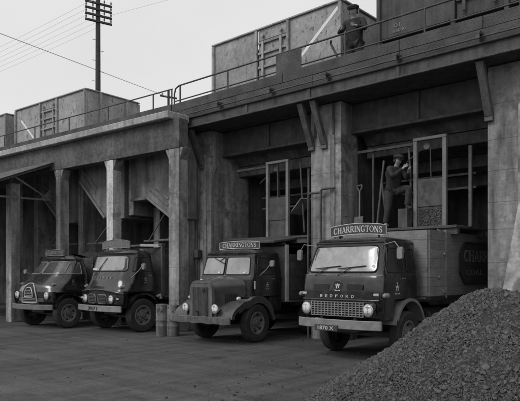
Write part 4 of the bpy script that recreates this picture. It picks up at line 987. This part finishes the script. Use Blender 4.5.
# ------------------------------------------------------------------ people
def skin_mesh(name, verts, edges, radii, m, parent, root=0, sub=2):
    me = bpy.data.meshes.new(name); me.from_pydata([tuple(v) for v in verts], edges, [])
    o = bpy.data.objects.new(name, me); col.objects.link(o)
    sm = o.modifiers.new('skin', 'SKIN'); sm.use_smooth_shade = True
    for i, sv in enumerate(me.skin_vertices[0].data):
        r_ = radii[i]; sv.radius = (r_, r_) if not isinstance(r_, tuple) else r_; sv.use_root = i == root
    ss = o.modifiers.new('sub', 'SUBSURF'); ss.levels = ss.render_levels = sub
    dg = bpy.context.evaluated_depsgraph_get(); nm = bpy.data.meshes.new_from_object(o.evaluated_get(dg))
    bpy.data.objects.remove(o); bpy.data.meshes.remove(me)
    nm.name = name; nm.polygons.foreach_set('use_smooth', [True] * len(nm.polygons))
    nm.materials.clear(); nm.materials.append(M[m])
    o = bpy.data.objects.new(name, nm); col.objects.link(o); o.parent = parent; return o

def person(label, loc, rz, J, cap, jacket='cloth', trousers='cloth_grey', grip=(.02, 0, 0)):
    """J: joints in metres facing -Y: pelvis, chest, neck, head, and for l/r: shoulder elbow wrist hip knee ankle"""
    P = thing('person', label, 'person', loc, rz)
    V = {k: Vector(v) for k, v in J.items()}
    def chain(spec, m, name, root=0):
        verts, radii, edges, idx = [], [], [], {}
        for k, p, r_, par in spec:
            idx[k] = len(verts); verts.append(p); radii.append(r_)
            if par is not None: edges.append((idx[par], idx[k]))
        return skin_mesh(name, verts, edges, radii, m, P, root)
    face = (V['head'] - V['neck']).normalized()
    fwd = V['look'].normalized(); fwd = (fwd - face * fwd.dot(face) * .6).normalized()
    hd = V['head']
    # bare body: one continuous skinned figure with head, arms, hands, legs
    spec = [('pel', V['pelvis'], (.15, .10), None), ('belly', V['pelvis'].lerp(V['chest'], .5), (.135, .095), 'pel'), ('chest', V['chest'], (.15, .10), 'belly'),
        ('neck', V['neck'], .055, 'chest'), ('jaw', hd - face * .06 + fwd * .015, .062, 'neck'), ('head', hd, .085, 'jaw'), ('brow', hd + face * .05, .088, 'head'), ('crown', hd + face * .095, .06, 'brow'),
        ('nose', hd - face * .012 + fwd * .098, .014, 'head')]
    for s in 'lr':
        wd = (V['w' + s] - V['e' + s]).normalized()
        spec += [('s' + s, V['s' + s], .06, 'chest'), ('e' + s, V['e' + s], .045, 's' + s), ('w' + s, V['w' + s], .028, 'e' + s), ('p' + s, V['w' + s] + wd * .07, (.036, .02), 'w' + s)]
        sx = wd.cross(Vector((0, 0, 1))).normalized(); upv = sx.cross(wd)
        for fi, (o_, ln) in enumerate(((-.027, .062), (-.009, .072), (.009, .07), (.026, .055))):
            b0 = V['w' + s] + wd * .095 + upv * o_; b1 = b0 + wd * ln * .5 + sx * (-.012 if s == 'l' else .012); b2 = b1 + (sx * (-.03 if s == 'l' else .03)) + wd * .005
            spec += [('f0' + s + str(fi), b0, .010, 'p' + s), ('f1' + s + str(fi), b1, .009, 'f0' + s + str(fi)), ('f2' + s + str(fi), b2, .008, 'f1' + s + str(fi))]
        t0 = V['w' + s] + wd * .04 + upv * .03; spec += [('t0' + s, t0, .012, 'w' + s), ('t1' + s, t0 + wd * .035 + upv * .025 + sx * (-.01 if s == 'l' else .01), .010, 't0' + s)]
        spec += [('h' + s, V['h' + s], .085, 'pel'), ('k' + s, V['k' + s], .058, 'h' + s), ('a' + s, V['a' + s], .04, 'k' + s), ('toe' + s, V['a' + s] + V['toe' + s] * .13 + Vector((0, 0, -.045)), .036, 'a' + s)]
    body = chain(spec, 'skin', 'body')
    # clothes follow the body a little outside it
    js = [('pel', V['pelvis'] + Vector((0, .01, -.15)), (.18, .135), None), ('pel2', V['pelvis'] + Vector((0, 0, .05)), (.195, .14), 'pel'), ('belly', V['pelvis'].lerp(V['chest'], .5), (.19, .14), 'pel2'), ('chest', V['chest'], (.205, .15), 'belly'), ('col', V['neck'] + Vector((0, 0, -.035)), .075, 'chest')]
    for s in 'lr': js += [('s' + s, V['s' + s], .085, 'chest'), ('m' + s, V['s' + s].lerp(V['e' + s], .5), .072, 's' + s), ('e' + s, V['e' + s], .066, 'm' + s), ('w' + s, V['w' + s] - (V['w' + s] - V['e' + s]).normalized() * .015, .05, 'e' + s)]
    chain(js, jacket, 'jacket')
    ts = [('pel', V['pelvis'], (.14, .10), None)]
    for s in 'lr': ts += [('h' + s, V['h' + s] + Vector((0, 0, -.01)), .115, 'pel'), ('q' + s, V['h' + s].lerp(V['k' + s], .5), .108, 'h' + s), ('k' + s, V['k' + s], .09, 'q' + s), ('c' + s, V['k' + s].lerp(V['a' + s], .6), .072, 'k' + s), ('a' + s, V['a' + s] + Vector((0, 0, .0)), .07, 'c' + s)]
    chain(ts, trousers, 'trousers')
    for s in 'lr':
        a = V['a' + s]; f_ = V['toe' + s]
        skin_mesh('boot', [a + Vector((0, 0, .03)), a + Vector((0, 0, -.04)), a - f_ * .06 + Vector((0, 0, -.045)), a + f_ * .10 + Vector((0, 0, -.05)), a + f_ * .18 + Vector((0, 0, -.06))], [(0, 1), (1, 2), (1, 3), (3, 4)], [.06, .06, .045, .05, .04], 'leather', P, 1)
    sdv = fwd.cross(face).normalized()
    ey = MB()
    for q in (-1, 1): ey.lathe([(.001, -.011), (.009, -.006), (.011, 0), (.009, .006), (.001, .011)], hd + face * .015 + fwd * .083 + sdv * q * .032, 'y', 8)
    obj('eyes', ey, 'rubber', P, smooth=60)
    for q in (-1, 1): obj('ear', MB().lathe([(.001, -.012), (.022, -.008), (.026, 0), (.022, .008), (.001, .012)], hd + sdv * q * .088 - fwd * .012, 'x', 10), 'skin', P, smooth=60)
    hr_ = MB(); rg = []
    for k in range(4):
        rr = (.099, .1, .098, .085)[k]; zz = (-.03, .0, .03, .06)[k]
        rg.append([hd + face * zz + (fwd * math.cos(t) + sdv * math.sin(t)) * rr - fwd * .012 for t in np.linspace(R(70), R(290), 15)])
    obj('hair', hr_.loft(rg, closed=False, cap=False), 'cloth', P, smooth=60)
    if cap:
        c = hd + face * .06; mb = MB(); secs = []
        for rr, zz in ((.108, 0), (.128, .03), (.13, .055), (.1, .08), (.04, .09), (.001, .09)):
            secs.append([c + face * (zz + .012 * math.cos(t)) + (fwd * math.cos(t) + sdv * math.sin(t)) * rr for t in np.linspace(0, 2 * math.pi, 21)[:-1]])
        cp = obj('flat_cap', mb.loft(secs), 'cloth_grey', P, smooth=60)
        pk = [c + fwd * .09 + sdv * .09 + face * .008] + [c + fwd * (.10 + .065 * math.cos(t)) + sdv * .085 * math.sin(t) + face * .0 for t in np.linspace(R(80), R(-80), 9)] + [c + fwd * .09 - sdv * .09 + face * .008]
        obj('cap_peak', MB().loft([pk, [p + face * .014 for p in pk]]), 'cloth_grey', cp)
    return P
# man on the stage, leaning towards the gate posts with both hands raised to the chain
person('person in flat cap and dark jacket on the stage, reaching towards the gate post', (-7.22, 12.82, 2.78), R(66), {
    'pelvis': (0, .04, .92), 'chest': (0, -.06, 1.28), 'neck': (0, -.12, 1.46), 'head': (0, -.17, 1.58), 'look': (0, -1, -.35),
    'sl': (.19, -.07, 1.39), 'el': (.23, -.24, 1.16), 'wl': (.12, -.42, 1.30), 'sr': (-.19, -.07, 1.39), 'er': (-.22, -.28, 1.18), 'wr': (-.06, -.46, 1.36),
    'hl': (.1, .0, .88), 'kl': (.13, -.43, .92), 'al': (.12, -.36, .49), 'hr': (-.1, .04, .88), 'kr': (-.12, .05, .48), 'ar': (-.13, .14, .10), 'toel': (.05, -.99, 0), 'toer': (-.15, -.98, 0)}, True)
# man on top behind the handrail, hands on the rail
person('person in dark jacket standing on top of the viaduct with hands on the handrail', (-8.1, 12.48, 6.36), R(12), {
    'pelvis': (0, .02, .92), 'chest': (0, .0, 1.28), 'neck': (0, -.02, 1.47), 'head': (0, -.05, 1.60), 'look': (.1, -1, -.25),
    'sl': (.19, 0, 1.40), 'el': (.29, -.12, 1.15), 'wl': (.16, -.36, 1.14), 'sr': (-.19, 0, 1.40), 'er': (-.29, -.12, 1.15), 'wr': (-.14, -.36, 1.13),
    'hl': (.1, .02, .88), 'kl': (.11, -.02, .5), 'al': (.12, .02, .10), 'hr': (-.1, .02, .88), 'kr': (-.11, -.02, .5), 'ar': (-.13, .02, .10), 'toel': (.2, -.98, 0), 'toer': (-.2, -.98, 0)}, True).scale = (1.14, 1.14, 1.07)

# ------------------------------------------------------------------ coal heap
rs_ = np.random.default_rng(3)
def vnoise(x, y, s, seed):
    r_ = np.random.default_rng(seed); tab = r_.random((64, 64))
    x = x * s; y = y * s; xi = np.floor(x).astype(int); yi = np.floor(y).astype(int); fx = x - xi; fy = y - yi
    fx = fx * fx * (3 - 2 * fx); fy = fy * fy * (3 - 2 * fy)
    g_ = lambda a, b: tab[a % 64, b % 64]
    return (g_(xi, yi) * (1 - fx) + g_(xi + 1, yi) * fx) * (1 - fy) + (g_(xi, yi + 1) * (1 - fx) + g_(xi + 1, yi + 1) * fx) * fy
def heap(X, Y):
    dx = X + 2.80; dx = np.where(dx > 0, dx * .3, dx); dy = 1.168 * (Y - 7.28)
    d = np.sqrt(dx * dx + dy * dy) / 2.34
    h = 1.62 * (1 - np.sqrt(d * d + .008))
    h = h + (vnoise(X, Y, 1.3, 1) - .5) * .16 + (vnoise(X, Y, 3.1, 2) - .5) * .08
    return h
nx, ny = 210, 110
gx = np.linspace(-5.6, 5.5, nx); gy = np.linspace(4.6, 10.0, ny); GX, GY = np.meshgrid(gx, gy, indexing='ij')
GZ = np.maximum(heap(GX, GY) + (vnoise(GX, GY, 11, 5) - .5) * .05, -.06)
hv = np.stack([GX, GY, GZ], -1).reshape(-1, 3)
I, Jx = np.meshgrid(np.arange(nx - 1), np.arange(ny - 1), indexing='ij'); b0 = (I * ny + Jx).ravel()
quads = np.stack([b0, b0 + ny, b0 + ny + 1, b0 + 1], 1)
# lumps: jittered octahedra-like solids pressed into the slope
iv = np.array([(x, y, z) for x in (-1, 1) for y in (-1, 1) for z in (-1, 1)], float)
it = np.array([(0, 1, 3), (0, 3, 2), (4, 6, 7), (4, 7, 5), (0, 4, 5), (0, 5, 1), (2, 3, 7), (2, 7, 6), (0, 2, 6), (0, 6, 4), (1, 5, 7), (1, 7, 3)])
NL = 135000
lx = rs_.uniform(-5.7, 1.5, NL * 3); ly = rs_.uniform(4.6, 10.0, NL * 3); lz = heap(lx, ly)
keep = (lz > -.05 - 0 * lx) & ((lz > 0) | (rs_.random(NL * 3) < .18)); lx, ly, lz = lx[keep][:NL], ly[keep][:NL], np.maximum(lz[keep][:NL], 0)
nl = len(lx); sz = .006 + .0085 * rs_.random(nl) ** 2.5 + .016 * (rs_.random(nl) ** 18)
jit = iv[None] * (1 + rs_.uniform(-.42, .22, (nl, 8, 3))) * sz[:, None, None] * rs_.uniform(.68, 1.15, (nl, 1, 3))
qq = rs_.normal(size=(nl, 4)); qq /= np.linalg.norm(qq, axis=1, keepdims=True); a_, b_, c_, d_ = qq.T
RM = np.stack([np.stack([1 - 2 * (c_ * c_ + d_ * d_), 2 * (b_ * c_ - a_ * d_), 2 * (b_ * d_ + a_ * c_)], -1), np.stack([2 * (b_ * c_ + a_ * d_), 1 - 2 * (b_ * b_ + d_ * d_), 2 * (c_ * d_ - a_ * b_)], -1), np.stack([2 * (b_ * d_ - a_ * c_), 2 * (c_ * d_ + a_ * b_), 1 - 2 * (b_ * b_ + c_ * c_)], -1)], 1)
jit = np.einsum('nij,nkj->nki', RM, jit); jx, jy = jit[..., 0], jit[..., 1]
lv = np.stack([jx + lx[:, None], jy + ly[:, None], jit[..., 2] + (lz + sz * .35)[:, None]], -1).reshape(-1, 3)
tri = (it[None] + (np.arange(nl) * len(iv))[:, None, None]).reshape(-1, 3) + len(hv)
me = bpy.data.meshes.new('coal_heap')
allv = np.concatenate([hv, lv]); me.vertices.add(len(allv)); me.vertices.foreach_set('co', allv.ravel())
nq, ntr = len(quads), len(tri)
me.loops.add(nq * 4 + ntr * 3); me.loops.foreach_set('vertex_index', np.concatenate([quads.ravel(), tri.ravel()]).astype(np.int32))
me.polygons.add(nq + ntr)
me.polygons.foreach_set('loop_start', np.concatenate([np.arange(nq) * 4, nq * 4 + np.arange(ntr) * 3]).astype(np.int32))
me.polygons.foreach_set('material_index', np.concatenate([np.zeros(nq), np.ones(ntr)]).astype(np.int32))
me.materials.append(M['coal_dust']); me.materials.append(M['coal'])
me.polygons.foreach_set('use_smooth', [False] * (nq + ntr))
me.update(calc_edges=True); me.validate()
ho = bpy.data.objects.new('coal_heap', me); col.objects.link(ho)
ho['kind'] = 'stuff'; ho['label'] = 'big heap of small coal filling the lower right foreground'; ho['category'] = 'coal heap'

# loose coal scattered over the yard
ng = 5200
sx = rs_.uniform(-19, 1, ng); sy = rs_.uniform(4.5, 12.3, ng)
wt = np.exp(-np.hypot(np.maximum(-4.6 - sx, 0), (sy - 7.3) * .6) * .8) + .02 + .25 * (sy > 11.2)
kp = (rs_.random(ng) < wt) & (heap(sx, sy) < 0); sx, sy = sx[kp], sy[kp]; n2 = len(sx)
q = .006 + .013 * rs_.random(n2) ** 3
jt = iv[None] * (1 + rs_.uniform(-.55, .35, (n2, 8, 3))) * q[:, None, None]
sv = np.stack([jt[..., 0] + sx[:, None], jt[..., 1] + sy[:, None], jt[..., 2] + (q * .6)[:, None]], -1).reshape(-1, 3)
sm_ = bpy.data.meshes.new('loose_coal'); sm_.from_pydata(sv.tolist(), [], (it[None] + (np.arange(n2) * 8)[:, None, None]).reshape(-1, 3).tolist()); sm_.materials.append(M['coal'])
so_ = bpy.data.objects.new('loose_coal', sm_); col.objects.link(so_)
so_['kind'] = 'stuff'; so_['label'] = 'loose coal crumbs scattered over the yard'; so_['category'] = 'coal'
